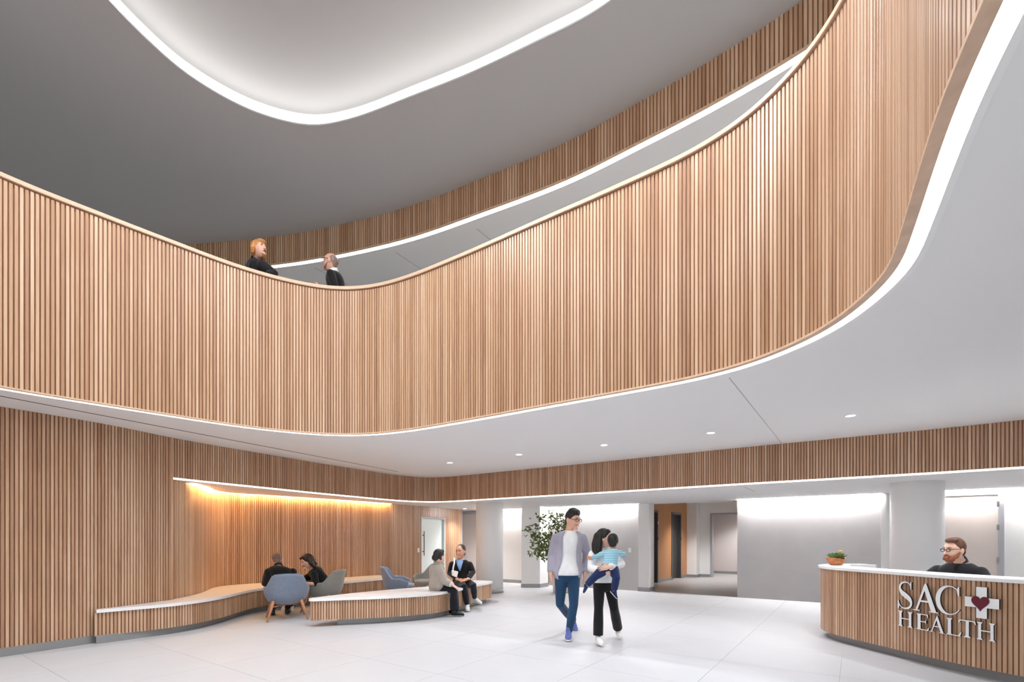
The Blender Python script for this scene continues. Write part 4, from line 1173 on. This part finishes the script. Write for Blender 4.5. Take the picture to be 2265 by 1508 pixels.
    SHORT = [('b', (0, 0.016, 0.034), (0.085, 0.099, 0.102)), ('b', (0, -0.035, 0.092), (0.062, 0.055, 0.038)), ('b', (-0.072, 0.015, 0.02), (0.014, 0.03, 0.045)), ('b', (0.072, 0.015, 0.02), (0.014, 0.03, 0.045)), ('b', (0, 0.06, -0.03), (0.062, 0.035, 0.055))]
    def garment(self, name, mat, t0=0.0, t1=0.985, grow=0.014, sleeve=1.0, sg=0.014, kx=1.0, ky=1.0, voxel=0.0105, hemgrow=0.0, skirt=None, smooth=3, lowgrow=None):
        s, b = self.s, self.build; bm = bmesh.new()
        rr = self.torso_rings(t0, t1, grow, kx, ky)
        rings = []
        for c, a, d, t in rr:
            e = hemgrow*max(0, (0.5-t)/0.5) if hemgrow else 0
            rings.append((c, a*(1+e), d*(1+e)))
        loft(bm, rings, 28)
        if sleeve:
            for k in self.arms:
                p = self.arm_pts(k)
                if sleeve >= 0.5:
                    end = p[1].lerp(p[2], (sleeve-0.5)*2*0.98)
                    limb(bm, [p[0], p[0].lerp(p[1], .5), p[1], p[1].lerp(end, .5), end], [.052*s*b+sg*.8, .048*s*b+sg, .043*s+sg, .039*s+sg, .031*s+sg*0.9], flat=True)
                else:
                    end = p[0].lerp(p[1], sleeve*2); limb(bm, [p[0], p[0].lerp(end, .5), end], [.054*s*b+sg, .053*s*b+sg, .050*s*b+sg], flat=True)
        return self.put(name, remesh(bm, voxel, smooth), mat)
    def open_jacket(self, name, mat, t0, t1, grow, gap=0.55, thick=0.024, sg=0.018, voxel=0.010):
        """front left open: a C-shaped shell plus sleeves"""
        s, b = self.s, self.build; bm = bmesh.new(); rr = self.torso_rings(t0, t1, grow); nA = 30; rows = []
        for c, a, d, t in rr:
            row = []; g = gap*(1 if t > 0.25 else 1+0.35*(0.25-t)/0.25)
            for lay in (0, thick):
                for i in range(nA+1):
                    th = math.pi/2 + g + (2*math.pi-2*g)*i/nA
                    aa, dd = a*(1+lay/a.length), d*(1+lay/d.length)
                    row.append(c + aa*math.cos(th) + dd*math.sin(th))
            rows.append([bm.verts.new(q) for q in row])
        m = nA+1
        for r0, r1 in zip(rows, rows[1:]):
            for i in range(nA):
                bm.faces.new((r0[i], r0[i+1], r1[i+1], r1[i])); bm.faces.new((r0[m+i], r1[m+i], r1[m+i+1], r0[m+i+1]))
            bm.faces.new((r0[0], r1[0], r1[m], r0[m])); bm.faces.new((r0[nA], r0[m+nA], r1[m+nA], r1[nA]))
        for r, fl_ in ((rows[0], 0), (rows[-1], 1)):
            for i in range(nA): bm.faces.new((r[i], r[m+i], r[m+i+1], r[i+1]))
        for k in self.arms:
            p = self.arm_pts(k)
            limb(bm, [p[0], p[0].lerp(p[1], .5), p[1], p[1].lerp(p[2], .5), p[1].lerp(p[2], .97)], [.053*s*b+sg*.8, .051*s*b+sg, .046*s+sg, .042*s+sg, .036*s+sg], flat=True)
        return self.put(name, remesh(bm, voxel, 3), mat)
    def trousers(self, mat, top=0.16, grow=0.010, hem=1.0, flare=0.0, lg=0.010, voxel=0.0105, name='trousers'):
        s, b = self.s, self.build; bm = bmesh.new()
        loft(bm, [(c, a, d) for c, a, d, t in self.torso_rings(-0.2, top, grow)], 24)
        for k in self.legs:
            p = self.leg_pts(k); end = p[1].lerp(p[2], hem)
            limb(bm, [p[0], p[0].lerp(p[1], .5), p[1], p[1].lerp(end, .5), end], [.092*s*b+lg, .078*s*b+lg, .058*s+lg, .056*s+lg+flare*.4, .040*s+lg+flare], 16, flat=True)
        return self.put(name, remesh(bm, voxel, 3), mat)
    def shoes(self, upper, sole, ln=0.27, high=False):
        s = self.s
        for k in self.legs:
            a = Vector(self.legs[k]['a']); t = Vector(self.legs[k]['t']).normalized()
            sd = t.cross(Vector((0, 0, 1))).normalized(); up = sd.cross(t).normalized()
            o0 = a - t*0.065*s - up*0.075*s
            def ringset(f, zs):
                out = []
                for u, w, h in f:
                    out.append((o0 + t*(u*ln*s) + up*(zs + h/2)*s, sd*w*s, up*(h/2)*s))
                return out
            bm = bmesh.new()
            loft(bm, ringset(((0.0, .022, .05), (0.05, .034, .085), (0.2, .038, .105), (0.35, .040, .10), (0.55, .045, .072), (0.75, .046, .052), (0.92, .036, .040), (1.0, .016, .024)), 0.012), 20)
            limb(bm, [a + up*0.0, a + up*(0.05 if high else 0.022)*s], [.040*s, .040*s])
            sh_ = self.put('shoe', remesh(bm, 0.008*max(s, .6), 2), upper)
            bm = bmesh.new()
            loft(bm, ringset(((-0.01, .020, .024), (0.05, .038, .026), (0.2, .041, .026), (0.4, .040, .024), (0.6, .048, .024), (0.78, .048, .024), (0.94, .037, .024), (1.01, .014, .022)), 0.0), 20)
            self.put('sole', remesh(bm, 0.008*max(s, .6), 1), sole, sh_)
    def chest_patch(self, name, mat, w=0.05, h=0.20, out=0.016, t1=0.97):
        """V-shaped shirt front showing in a neckline"""
        bm = bmesh.new(); spine = self.spine; L_ = spine.length; rows = []
        rr = self.torso_rings(t1-h/L_, t1, 0)
        for i, (c, a, d, t) in enumerate(rr):
            u = i/(len(rr)-1); ww = w*u**0.8 + 0.004
            row = []
            for x in (-1, -0.5, 0, 0.5, 1):
                xx = x*ww; k = max(0.0, 1-(xx/a.length)**2)**0.5
                row.append(c + a.normalized()*xx + d*k + d.normalized()*out)
            rows.append([bm.verts.new(q) for q in row] + [bm.verts.new(q - d.normalized()*(out+0.02)) for q in row])
        for r0, r1 in zip(rows, rows[1:]):
            for i in range(4):
                bm.faces.new((r0[i], r0[i+1], r1[i+1], r1[i])); bm.faces.new((r0[5+i], r1[5+i], r1[6+i], r0[6+i]))
            bm.faces.new((r0[0], r1[0], r1[5], r0[5])); bm.faces.new((r0[4], r0[9], r1[9], r1[4]))
        for r in (rows[0], rows[-1]):
            for i in range(4): bm.faces.new((r[i], r[5+i], r[6+i], r[i+1]))
        bmesh.ops.recalc_face_normals(bm, faces=bm.faces); me = bpy.data.meshes.new(name); bm.to_mesh(me); bm.free()
        for p in me.polygons: p.use_smooth = True
        return self.put(name, me, mat)
    def collar(self, mat, r=0.066, h=0.045, name='collar', tilt=0.0):
        bm = bmesh.new(); up = (self.N.lerp(self.H, 0.4) - self.N).normalized()
        ax = (self.sh - up*self.sh.dot(up)).normalized(); fw = ax.cross(up)
        n = 24; rings = []
        for rr, hh in ((r+0.012, -0.02), (r+0.004, h), (r-0.004, h), (r, -0.02)):
            rings.append([bm.verts.new(self.N + up*hh*self.s - up*0.012*(1 if math.sin(k*2*math.pi/n) > 0.75 else 0) + (ax*math.cos(k*2*math.pi/n) + fw*math.sin(k*2*math.pi/n))*rr*self.s) for k in range(n)])
        for i in range(4):
            a, b = rings[i], rings[(i+1) % 4]
            for k in range(n): bm.faces.new((a[k], a[(k+1) % n], b[(k+1) % n], b[k]))
        bmesh.ops.recalc_face_normals(bm, faces=bm.faces); me = bpy.data.meshes.new(name); bm.to_mesh(me); bm.free()
        for p in me.polygons: p.use_smooth = True
        return self.put(name, me, mat)
    def cuff(self, mat, k, f0=0.93, f1=1.02, r=0.045, name='cuff'):
        p = self.arm_pts(k); bm = bmesh.new(); limb(bm, [p[1].lerp(p[2], f0), p[1].lerp(p[2], f1)], [r*self.s, r*self.s*0.95], 14, caps=False)
        bmesh.ops.recalc_face_normals(bm, faces=bm.faces); me = bpy.data.meshes.new(name); bm.to_mesh(me); bm.free()
        return self.put(name, me, mat)

D = Vector((0, 0, -1))
# -- walking man, open overshirt
p = Person('tall man in open grey overshirt, white tee and blue jeans walking and smiling', (px(1258, 0, 7.0).x, 7.0, 0),
    px(1255, 1266, 7.0), px(1260, 1172, 7.0), px(1266.5, 1148.5, 6.95), (0.62, -0.74, -0.24), (0.10, -0.08, 1), sh=(1, 0.06, -0.0), shw=0.192, s=1.03, build=0.98, hs=1.12, skin='light',
    arms={'R': dict(e=px(1221, 1228, 7.08), w=px(1218.5, 1266, 6.97), hand=(0.02, -0.12, -1), palm=(0.9, 0.2, 0), thumb=-1, curl=0.45),
          'L': dict(e=px(1299, 1226, 7.12), w=px(1294, 1267, 7.0), hand=(-0.12, -0.1, -1), palm=(-0.9, 0.2, 0), thumb=1, curl=0.45)},
    legs={'L': dict(k=px(1269, 1337, 6.86), a=px(1258, 1399, 6.78), t=(-0.16, -1, 0)), 'R': dict(k=px(1239, 1336, 7.02), a=px(1268, 1374, 7.50), t=(0.12, -0.80, -0.50))})
p.face_parts('hair_black', smile=True); p.glasses(); p.hair('hair_black', Person.SHORT + [('b', (0.0, 0.0, 0.10), (0.078, 0.085, 0.052)), ('b', (-0.03, -0.05, 0.105), (0.05, 0.045, 0.034))])
p.garment('t_shirt', 'fab_white', t0=-0.06, t1=0.985, grow=0.014, sleeve=0, hemgrow=0.10)
p.open_jacket('overshirt', 'fab_lilac', -0.16, 0.975, 0.024, gap=0.62)
p.trousers('fab_jeans', hem=0.98, lg=0.004); p.shoes('shoe_blue', 'sole_white', 0.27, high=True)

# -- woman carrying the child
p = Person('woman in white blouse and black flared trousers walking with a child in her arms', (px(1338, 0, 6.55).x, 6.55, 0),
    px(1337, 1290, 6.55), px(1335, 1209, 6.57), px(1337, 1191, 6.50), (0.86, -0.50, -0.02), (0.05, 0, 1), sh=(1, 0.10, 0), shw=0.155, s=0.90, build=0.92, hs=1.03, skin='fair',
    arms={'R': dict(e=px(1308, 1256, 6.42), w=px(1335, 1264, 6.14), hand=(1, 0.02, -0.12), palm=(0, 1, 0.1), thumb=1, curl=0.35),
          'L': dict(e=px(1374, 1247, 6.36), w=px(1347, 1254, 6.10), hand=(-1, 0.02, -0.1), palm=(0, 1, 0.1), thumb=-1, curl=0.35)},
    legs={'R': dict(k=px(1324, 1346, 6.46), a=px(1323, 1410, 6.42), t=(0.10, -1, 0)), 'L': dict(k=px(1358, 1344, 6.56), a=px(1367, 1392, 6.86), t=(-0.02, -0.97, -0.22))})
p.face_parts('hair_black', lip='lip')
p.hair('hair_black', [('b', (0, 0.016, 0.034), (0.087, 0.101, 0.104)), ('b', (0, -0.02, 0.092), (0.066, 0.06, 0.036)), ('l', [(-0.07, 0.03, 0.05), (-0.085, 0.04, -0.06), (-0.085, 0.05, -0.16), (-0.07, 0.06, -0.24)], [.035, .045, .048, .025]),
     ('l', [(0.0, 0.085, 0.03), (-0.02, 0.10, -0.08), (-0.03, 0.11, -0.22)], [.06, .065, .04]), ('l', [(0.06, 0.05, 0.03), (0.06, 0.07, -0.08), (0.04, 0.09, -0.2)], [.03, .035, .025])])
p.garment('blouse', 'fab_white', t0=0.02, t1=0.99, grow=0.016, sleeve=0.98, sg=0.018, hemgrow=0.08); p.collar('fab_white', 0.062, 0.05)
p.trousers('fab_black', hem=0.93, lg=0.008, flare=0.022); p.shoes('shoe_white', 'sole_white', 0.255)

# -- child
p = Person('small child in teal striped top and navy trousers held in the woman\'s arms', (px(1348, 0, 6.22).x, 6.22, 0.85),
    px(1347, 1256, 6.20), px(1354, 1213, 6.24), px(1356.5, 1198, 6.25), (0.35, 0.92, 0.05), (0, 0.05, 1), sh=(-1, -0.15, 0.0), shw=0.092, s=0.52, build=1.12, hs=0.80, skin='tan',
    arms={'L': dict(e=px(1322, 1230, 6.28), w=px(1309, 1233, 6.42), hand=(-0.8, 0.6, 0), palm=(0, 1, 0), thumb=1, curl=0.6),
          'R': dict(e=px(1380, 1226, 6.34), w=px(1375, 1222, 6.52), hand=(-0.6, 0.8, 0.2), palm=(0, 1, 0), thumb=-1, curl=0.6)},
    legs={'L': dict(k=px(1316, 1275, 6.14), a=px(1296, 1296, 6.18), t=(-0.55, -0.35, -0.75)), 'R': dict(k=px(1363, 1278, 6.12), a=px(1358, 1308, 6.20), t=(0.55, -0.35, -0.65))})
p.hair('hair_black', Person.SHORT + [('b', (0, 0.03, 0.04), (0.088, 0.098, 0.1))]); p.face_parts('hair_black')
p.garment('striped_top', 'fab_stripes', t0=-0.02, t1=0.99, grow=0.012, sleeve=0.92, sg=0.012, voxel=0.008); p.trousers('fab_navy', hem=0.86, lg=0.020, voxel=0.008, top=0.1); p.shoes('fab_navy', 'sole_white', 0.24)

# -- receptionist
p = Person('bearded receptionist with dark glasses and black shirt seated behind the desk', (5.36, 5.92, 0.0),
    (5.36, 5.92, 0.55), px(2123, 1243, 5.86), px(2111, 1215.5, 5.76), (-0.99, -0.10, -0.12), (0, 0, 1), sh=(0.45, -0.89, 0.0), shw=0.205, s=1.0, build=1.12, hs=1.08, skin='fair',
    arms={'R': dict(e=(5.14, 6.16, 0.84), w=(4.98, 5.98, 0.80), hand=(-0.5, -0.85, -0.05), palm=(0, 0, -1), thumb=-1, curl=0.3),
          'L': dict(e=(5.44, 5.55, 0.84), w=(5.16, 5.60, 0.80), hand=(-0.9, 0.3, -0.05), palm=(0, 0, -1), thumb=1, curl=0.3)},
    legs={'R': dict(k=(5.10, 5.60, 0.55), a=(5.10, 5.62, 0.085), t=(-0.7, -0.7, 0)), 'L': dict(k=(5.36, 5.48, 0.55), a=(5.36, 5.50, 0.085), t=(-0.7, -0.7, 0))})
p.face_parts('hair_ginger'); p.glasses(0.020)
p.hair('hair_ginger', [('b', (0, 0.022, 0.036), (0.084, 0.095, 0.099)), ('b', (0.008, -0.028, 0.108), (0.060, 0.062, 0.028)), ('b', (-0.074, 0.016, 0.02), (0.013, 0.028, 0.05)), ('b', (0.074, 0.016, 0.02), (0.013, 0.028, 0.05)), ('b', (0, 0.06, -0.03), (0.062, 0.035, 0.055))])
p.put('beard', (lambda bm: (blob(bm, p.L(0, -0.070, -0.094), (0.052, 0.044, 0.044), p.hm.to_3x3().to_4x4()), limb(bm, [p.L(-0.070, -0.02, -0.03), p.L(-0.064, -0.045, -0.066), p.L(-0.035, -0.088, -0.088)], [.012, .020, .024]),
    limb(bm, [p.L(0.070, -0.02, -0.03), p.L(0.064, -0.045, -0.066), p.L(0.035, -0.088, -0.088)], [.012, .020, .024]), limb(bm, [p.L(-0.030, -0.096, -0.066), p.L(-0.016, -0.108, -0.047), p.L(0.016, -0.108, -0.047), p.L(0.030, -0.096, -0.066)], [.010, .010, .010, .010]), remesh(bm, 0.006, 2))[-1])(bmesh.new()), 'beard')
p.garment('shirt', 'fab_charcoal', t0=-0.1, t1=0.985, grow=0.018, sleeve=0.97); p.collar('fab_charcoal', 0.070, 0.055); p.trousers('fab_black'); p.shoes('shoe_black', 'sole_black')
oc = empty('office_chair', (5.42, 5.96, 0)); tag(oc, 'black swivel chair under the receptionist', 'chair')
bm = bmesh.new(); blob(bm, Vector((0, 0, 0.415)), (0.24, 0.24, 0.045)); from_bm('seat', bm, 'black', oc, smooth=True)
bm = bmesh.new(); tube_bm(bm, [(0, 0, 0.05), (0, 0, 0.40)], [0.03, 0.03]); from_bm('gas_stem', bm, 'steel', oc, smooth=True)
for k in range(5):
    a = k*2*math.pi/5; bm = bmesh.new(); tube_bm(bm, [(0, 0, 0.08), (0.28*math.cos(a), 0.28*math.sin(a), 0.03)], [0.024, 0.016]); blob(bm, Vector((0.28*math.cos(a), 0.28*math.sin(a), 0.025)), (0.025, 0.025, 0.025)); from_bm('base_arm', bm, 'black', oc, smooth=True)

# -- man in the blue-grey chair, back to the camera
p = Person('short-haired man in black seated with his back to the viewer', (-3.97, 8.62, 0),
    (-3.96, 8.60, 0.53), px(615.5, 1252, 8.66), px(612.5, 1238.5, 8.76), (-0.35, 0.80, -0.48), (-0.1, 0.35, 0.9), sh=(-0.92, -0.30, 0.02), shw=0.195, s=1.0, build=1.08, hs=1.06, skin='tan',
    arms={'L': dict(e=px(586, 1290, 8.90), w=px(600, 1296, 9.16), hand=(0.3, 0.9, 0), palm=(0, 0, -1), thumb=-1), 'R': dict(e=px(652, 1290, 8.92), w=px(640, 1294, 9.20), hand=(-0.3, 0.9, 0), palm=(0, 0, -1), thumb=1)},
    legs={'L': dict(k=(-4.42, 8.98, 0.52), a=(-4.34, 8.86, 0.09), t=(-0.5, 0.85, 0)), 'R': dict(k=(-4.12, 9.14, 0.52), a=(-4.14, 9.0, 0.09), t=(-0.3, 0.95, 0))})
p.hair('hair_buzz', [('b', (0, 0.018, 0.030), (0.081, 0.090, 0.096)), ('b', (0, 0.055, -0.03), (0.060, 0.032, 0.05))]); p.face_parts('hair_dark')
p.garment('shirt', 'fab_black', t0=-0.05, t1=0.985, grow=0.020, sleeve=0.62, sg=0.018); p.collar('fab_black', 0.066, 0.04); p.trousers('fab_dark', hem=0.97); p.shoes('shoe_black', 'sole_black')

# -- dark-haired woman in the grey chair
p = Person('dark-haired woman in black top leaning forward and smiling in the grey chair', (-3.66, 9.40, 0),
    (-3.62, 9.40, 0.53), px(690, 1257, 9.34), px(680.5, 1241, 9.25), (-0.80, -0.50, -0.34), (-0.22, -0.12, 1), sh=(0.22, -0.97, -0.06), shw=0.165, s=0.94, build=1.02, hs=1.08, skin='fair',
    arms={'L': dict(e=px(699, 1292, 9.08), w=px(674, 1289, 8.98), hand=(-0.85, 0.1, 0.1), palm=(0, 0, -1), thumb=-1), 'R': dict(e=px(664, 1286, 9.48), w=px(656, 1292, 9.30), hand=(-0.3, -0.9, 0), palm=(0, 0, -1), thumb=1)},
    legs={'L': dict(k=(-4.10, 9.20, 0.52), a=(-4.24, 9.34, 0.09), t=(-1, -0.1, 0)), 'R': dict(k=(-4.12, 9.52, 0.52), a=(-4.36, 9.60, 0.09), t=(-1, 0.1, 0))})
p.face_parts('hair_brown', smile=True)
p.hair('hair_brown', [('b', (0, 0.018, 0.036), (0.090, 0.102, 0.104)), ('b', (0, -0.025, 0.094), (0.07, 0.06, 0.036)), ('l', [(0.075, 0.02, 0.05), (0.088, 0.03, -0.04), (0.080, 0.05, -0.11)], [.03, .042, .032]), ('l', [(-0.075, 0.02, 0.05), (-0.088, 0.02, -0.04), (-0.085, 0.02, -0.10)], [.03, .036, .03]), ('b', (0, 0.08, -0.05), (0.085, 0.06, 0.085)), ('l', [(-0.05, -0.085, 0.085), (-0.078, -0.06, 0.04), (-0.085, -0.03, -0.02)], [.02, .022, .02])])
p.garment('top', 'fab_black', t0=-0.08, t1=0.975, grow=0.022, sleeve=0.56, sg=0.022); p.trousers('fab_dark', hem=0.95); p.shoes('shoe_white', 'sole_white', 0.25); p.cuff('specs', 'L', 0.86, 0.90, 0.032, 'watch')

# -- woman in the grey jacket on the island bench
p = Person('woman in loose grey jacket, black hair in a low bun, seated on the bench', (px(970, 0, 8.95).x, 8.95, 0.45),
    px(970, 1296, 8.95), px(967, 1247, 8.93), px(971.5, 1230.5, 8.93), (0.66, 0.75, -0.06), (0.04, 0, 1), sh=(-0.42, 0.90, 0.0), shw=0.165, s=0.95, build=1.0, hs=1.06, skin='fair',
    arms={'R': dict(e=px(984, 1286, 8.72), w=px(999, 1293, 8.68), hand=(0.8, 0.1, -0.5), palm=(0, 0.3, -1), thumb=1, curl=0.5), 'L': dict(e=px(985, 1284, 9.16), w=px(1000, 1293, 8.98), hand=(0.7, -0.6, -0.3), palm=(0, 0, -1), thumb=-1)},
    legs={'R': dict(k=px(1004, 1305, 8.74), a=px(1006, 1352, 8.74), t=(0.98, -0.2, 0)), 'L': dict(k=px(1006, 1301, 8.96), a=px(1000, 1347.5, 8.98), t=(0.98, -0.1, 0))})
p.face_parts('hair_black')
p.hair('hair_black', [('b', (0, 0.018, 0.034), (0.085, 0.101, 0.103)), ('b', (0, -0.03, 0.092), (0.062, 0.055, 0.036)), ('b', (0, 0.09, -0.02), (0.062, 0.055, 0.06)), ('b', (-0.07, 0.02, 0.0), (0.018, 0.04, 0.06)), ('b', (0.07, 0.02, 0.0), (0.018, 0.04, 0.06))])
p.garment('jacket', 'fab_stone', t0=-0.16, t1=0.985, grow=0.034, sleeve=0.93, sg=0.028, hemgrow=0.22); p.collar('fab_stone', 0.068, 0.045); p.cuff('fab_white', 'R', 0.86, 0.99, 0.052); p.cuff('fab_white', 'L', 0.86, 0.99, 0.052)
p.trousers('fab_dark', hem=0.92, lg=0.018, flare=0.03); p.shoes('shoe_black', 'sole_black', 0.25)

# -- man in the black cardigan on the island bench
p = Person('smiling man in black cardigan and light blue shirt seated on the bench', (px(1020, 0, 9.78).x, 9.78, 0.45),
    px(1021, 1287, 9.78), px(1019, 1236, 9.75), px(1019, 1219.5, 9.70), (-0.42, -0.90, -0.05), (-0.03, 0, 1), sh=(1, -0.12, 0), shw=0.18, s=0.98, build=1.0, hs=1.10, skin='tan',
    arms={'R': dict(e=px(995, 1267, 9.76), w=px(1013, 1281, 9.50), hand=(0.95, -0.25, -0.25), palm=(0, 0.5, -1), thumb=1, curl=0.4), 'L': dict(e=px(1046, 1265, 9.72), w=px(1034, 1281, 9.48), hand=(-0.95, -0.2, -0.2), palm=(0, 0.5, -1), thumb=-1, curl=0.5)},
    legs={'R': dict(k=px(1026, 1297, 9.36), a=px(1034, 1339.5, 9.40), t=(0.1, -1, 0)), 'L': dict(k=px(1047, 1294, 9.42), a=px(1050, 1323, 9.72), t=(0.75, -0.6, -0.15))})
p.face_parts('hair_dark', smile=True); p.hair('hair_dark', [('b', (0, 0.022, 0.036), (0.084, 0.094, 0.098)), ('b', (0, 0.06, -0.03), (0.062, 0.035, 0.055)), ('b', (0.072, 0.02, 0.02), (0.013, 0.03, 0.045)), ('b', (-0.072, 0.02, 0.02), (0.013, 0.03, 0.045))])
p.garment('cardigan', 'fab_black', t0=-0.06, t1=0.97, grow=0.020, sleeve=0.95, sg=0.016); p.chest_patch('shirt_front', 'fab_skyblue', 0.072, 0.21, 0.024); p.collar('fab_skyblue', 0.068, 0.022)
p.trousers('fab_dark', hem=0.93); p.shoes('shoe_white', 'sole_white', 0.27)
tb = empty('tote_bag', px(1006, 1270, 9.55)); tag(tb, 'pale canvas tote bag hanging from the shoulder of the man in black cardigan', 'bag')
ti = Matrix.Translation(-tb.location)
bm = bmesh.new(); q4 = [px(1000, 1261, 9.60), px(1012.5, 1264, 9.50), px(1009.5, 1276, 9.48), px(1001, 1272, 9.58)]
fr_ = [bm.verts.new(q + Vector((-0.01, -0.03, 0))) for q in q4]; bk_ = [bm.verts.new(q + Vector((0.01, 0.02, 0))) for q in q4]
bm.faces.new(fr_); bm.faces.new(bk_[::-1])
for i in range(4): bm.faces.new((fr_[i], bk_[i], bk_[(i+1) % 4], fr_[(i+1) % 4]))
bm.transform(ti); from_bm('bag_body', bm, 'fab_white', tb)
for dx in (0.0, 1.6):
    bm = bmesh.new(); limb(bm, [px(1003+dx, 1234, 9.74), px(1004.5+dx, 1236.5, 9.64), px(1004+dx, 1245, 9.60), px(1001.5+dx, 1256, 9.58), px(1001+dx, 1263, 9.56)], [0.009]*5, 8); bm.transform(ti); from_bm('strap', bm, 'fab_white', tb, smooth=True)

# -- gallery: woman leaning on the handrail, man in dark suit
p = Person('woman with copper bob hair in black coat leaning on the gallery handrail', (px(572, 0, 7.24).x, 7.24, Z_DECK),
    (px(570, 0, 7.26).x, 7.26, 5.02), px(567, 576, 7.20), px(574, 551, 7.12), (0.90, -0.42, 0.10), (0.12, 0, 1), sh=(0.75, -0.62, -0.08), hip=(0.8, -0.6, 0), shw=0.185, s=1.0, build=1.08, hs=1.06, skin='light',
    arms={'R': dict(e=px(540, 604, 7.28), w=px(566, 606.5, 7.02), hand=(0.95, -0.2, 0), palm=(0, 0, -1), thumb=1), 'L': dict(e=px(606, 606, 7.10), w=px(590, 608.5, 7.02), hand=(-0.95, -0.1, 0), palm=(0, 0, -1), thumb=-1)},
    legs={'R': dict(k=(-3.75, 7.30, 4.58), a=(-3.75, 7.34, 4.165), t=(0.7, -0.7, 0)), 'L': dict(k=(-3.60, 7.22, 4.58), a=(-3.60, 7.26, 4.165), t=(0.7, -0.7, 0))})
p.face_parts('hair_blonde', open_mouth=True)
p.hair('hair_blonde', [('b', (0, 0.018, 0.034), (0.090, 0.103, 0.104)), ('b', (0, -0.05, 0.080), (0.068, 0.056, 0.04)), ('l', [(-0.078, 0.01, 0.05), (-0.092, 0.02, -0.03), (-0.080, 0.03, -0.075)], [.03, .034, .022]), ('l', [(0.078, 0.01, 0.05), (0.092, 0.02, -0.03), (0.080, 0.03, -0.075)], [.03, .034, .022]), ('b', (0, 0.07, -0.04), (0.082, 0.05, 0.06))])
p.garment('coat', 'fab_black', t0=-0.35, t1=0.985, grow=0.026, sleeve=0.95, sg=0.022); p.collar('fab_black', 0.072, 0.05, tilt=0.2); p.trousers('fab_black'); p.shoes('shoe_black', 'sole_black', 0.25)
bag = empty('shoulder_bag', (px(546, 0, 7.2).x, 7.28, 4.9)); tag(bag, 'dark shoulder bag with shiny strap on the woman at the gallery rail', 'bag')
ti = Matrix.Translation(-bag.location); bm = bmesh.new(); limb(bm, [px(553, 576, 7.14), px(550, 588, 6.99), px(549, 599, 6.98), px(546, 612, 7.06)], [0.010, 0.011, 0.011, 0.010], 8); bm.transform(ti); from_bm('strap', bm, 'sole_black', bag, smooth=True)
bm = bmesh.new(); bm_box(bm, -0.14, 0.14, -0.05, 0.05, -0.12, 0.13, 0.02); bm.transform(Matrix.Translation((-0.02, 0.02, 0))); from_bm('bag_body', bm, 'shoe_black', bag, smooth=False)

p = Person('bald man with glasses in black suit standing at the gallery rail', (px(739, 0, 7.66).x, 7.66, Z_DECK),
    (px(742, 0, 7.68).x, 7.68, 5.03), px(739, 603, 7.64), px(731.5, 579.5, 7.60), (-0.98, 0.02, 0.06), (0.05, 0, 1), sh=(0.06, -1, 0), shw=0.19, s=1.0, build=1.0, hs=1.10, skin='light',
    arms={'R': dict(e=(px(742, 0, 7.9).x, 7.93, 5.18), w=(px(716, 0, 7.7).x, 7.86, 5.10), hand=(-1, 0, 0), palm=(0, -1, 0), thumb=1), 'L': dict(e=(px(745, 0, 7.5).x, 7.50, 5.16), w=px(706, 634, 7.47), hand=(-1, 0, 0.1), palm=(0, 1, 0), thumb=-1)},
    legs={'R': dict(k=(-2.80, 7.78, 4.58), a=(-2.78, 7.78, 4.165), t=(-1, 0, 0)), 'L': dict(k=(-2.80, 7.58, 4.58), a=(-2.78, 7.58, 4.165), t=(-1, 0, 0))})
p.face_parts('hair_dark'); p.glasses(); p.hair('hair_stubble', [('b', (0, 0.024, 0.014), (0.0795, 0.084, 0.080)), ('b', (0, 0.055, -0.035), (0.056, 0.03, 0.045))])
p.put('beard', (lambda bm: (limb(bm, [p.L(-0.066, -0.02, -0.04), p.L(-0.055, -0.055, -0.082), p.L(0, -0.094, -0.102), p.L(0.055, -0.055, -0.082), p.L(0.066, -0.02, -0.04)], [.008, .013, .017, .013, .008]), remesh(bm, 0.006, 2))[-1])(bmesh.new()), 'hair_stubble')
p.garment('suit_jacket', 'fab_black', t0=-0.12, t1=0.975, grow=0.020, sleeve=0.96); p.collar('fab_white', 0.064, 0.052); p.chest_patch('shirt_front', 'fab_white', 0.05, 0.20, 0.024); p.trousers('fab_black'); p.shoes('shoe_black', 'sole_black')
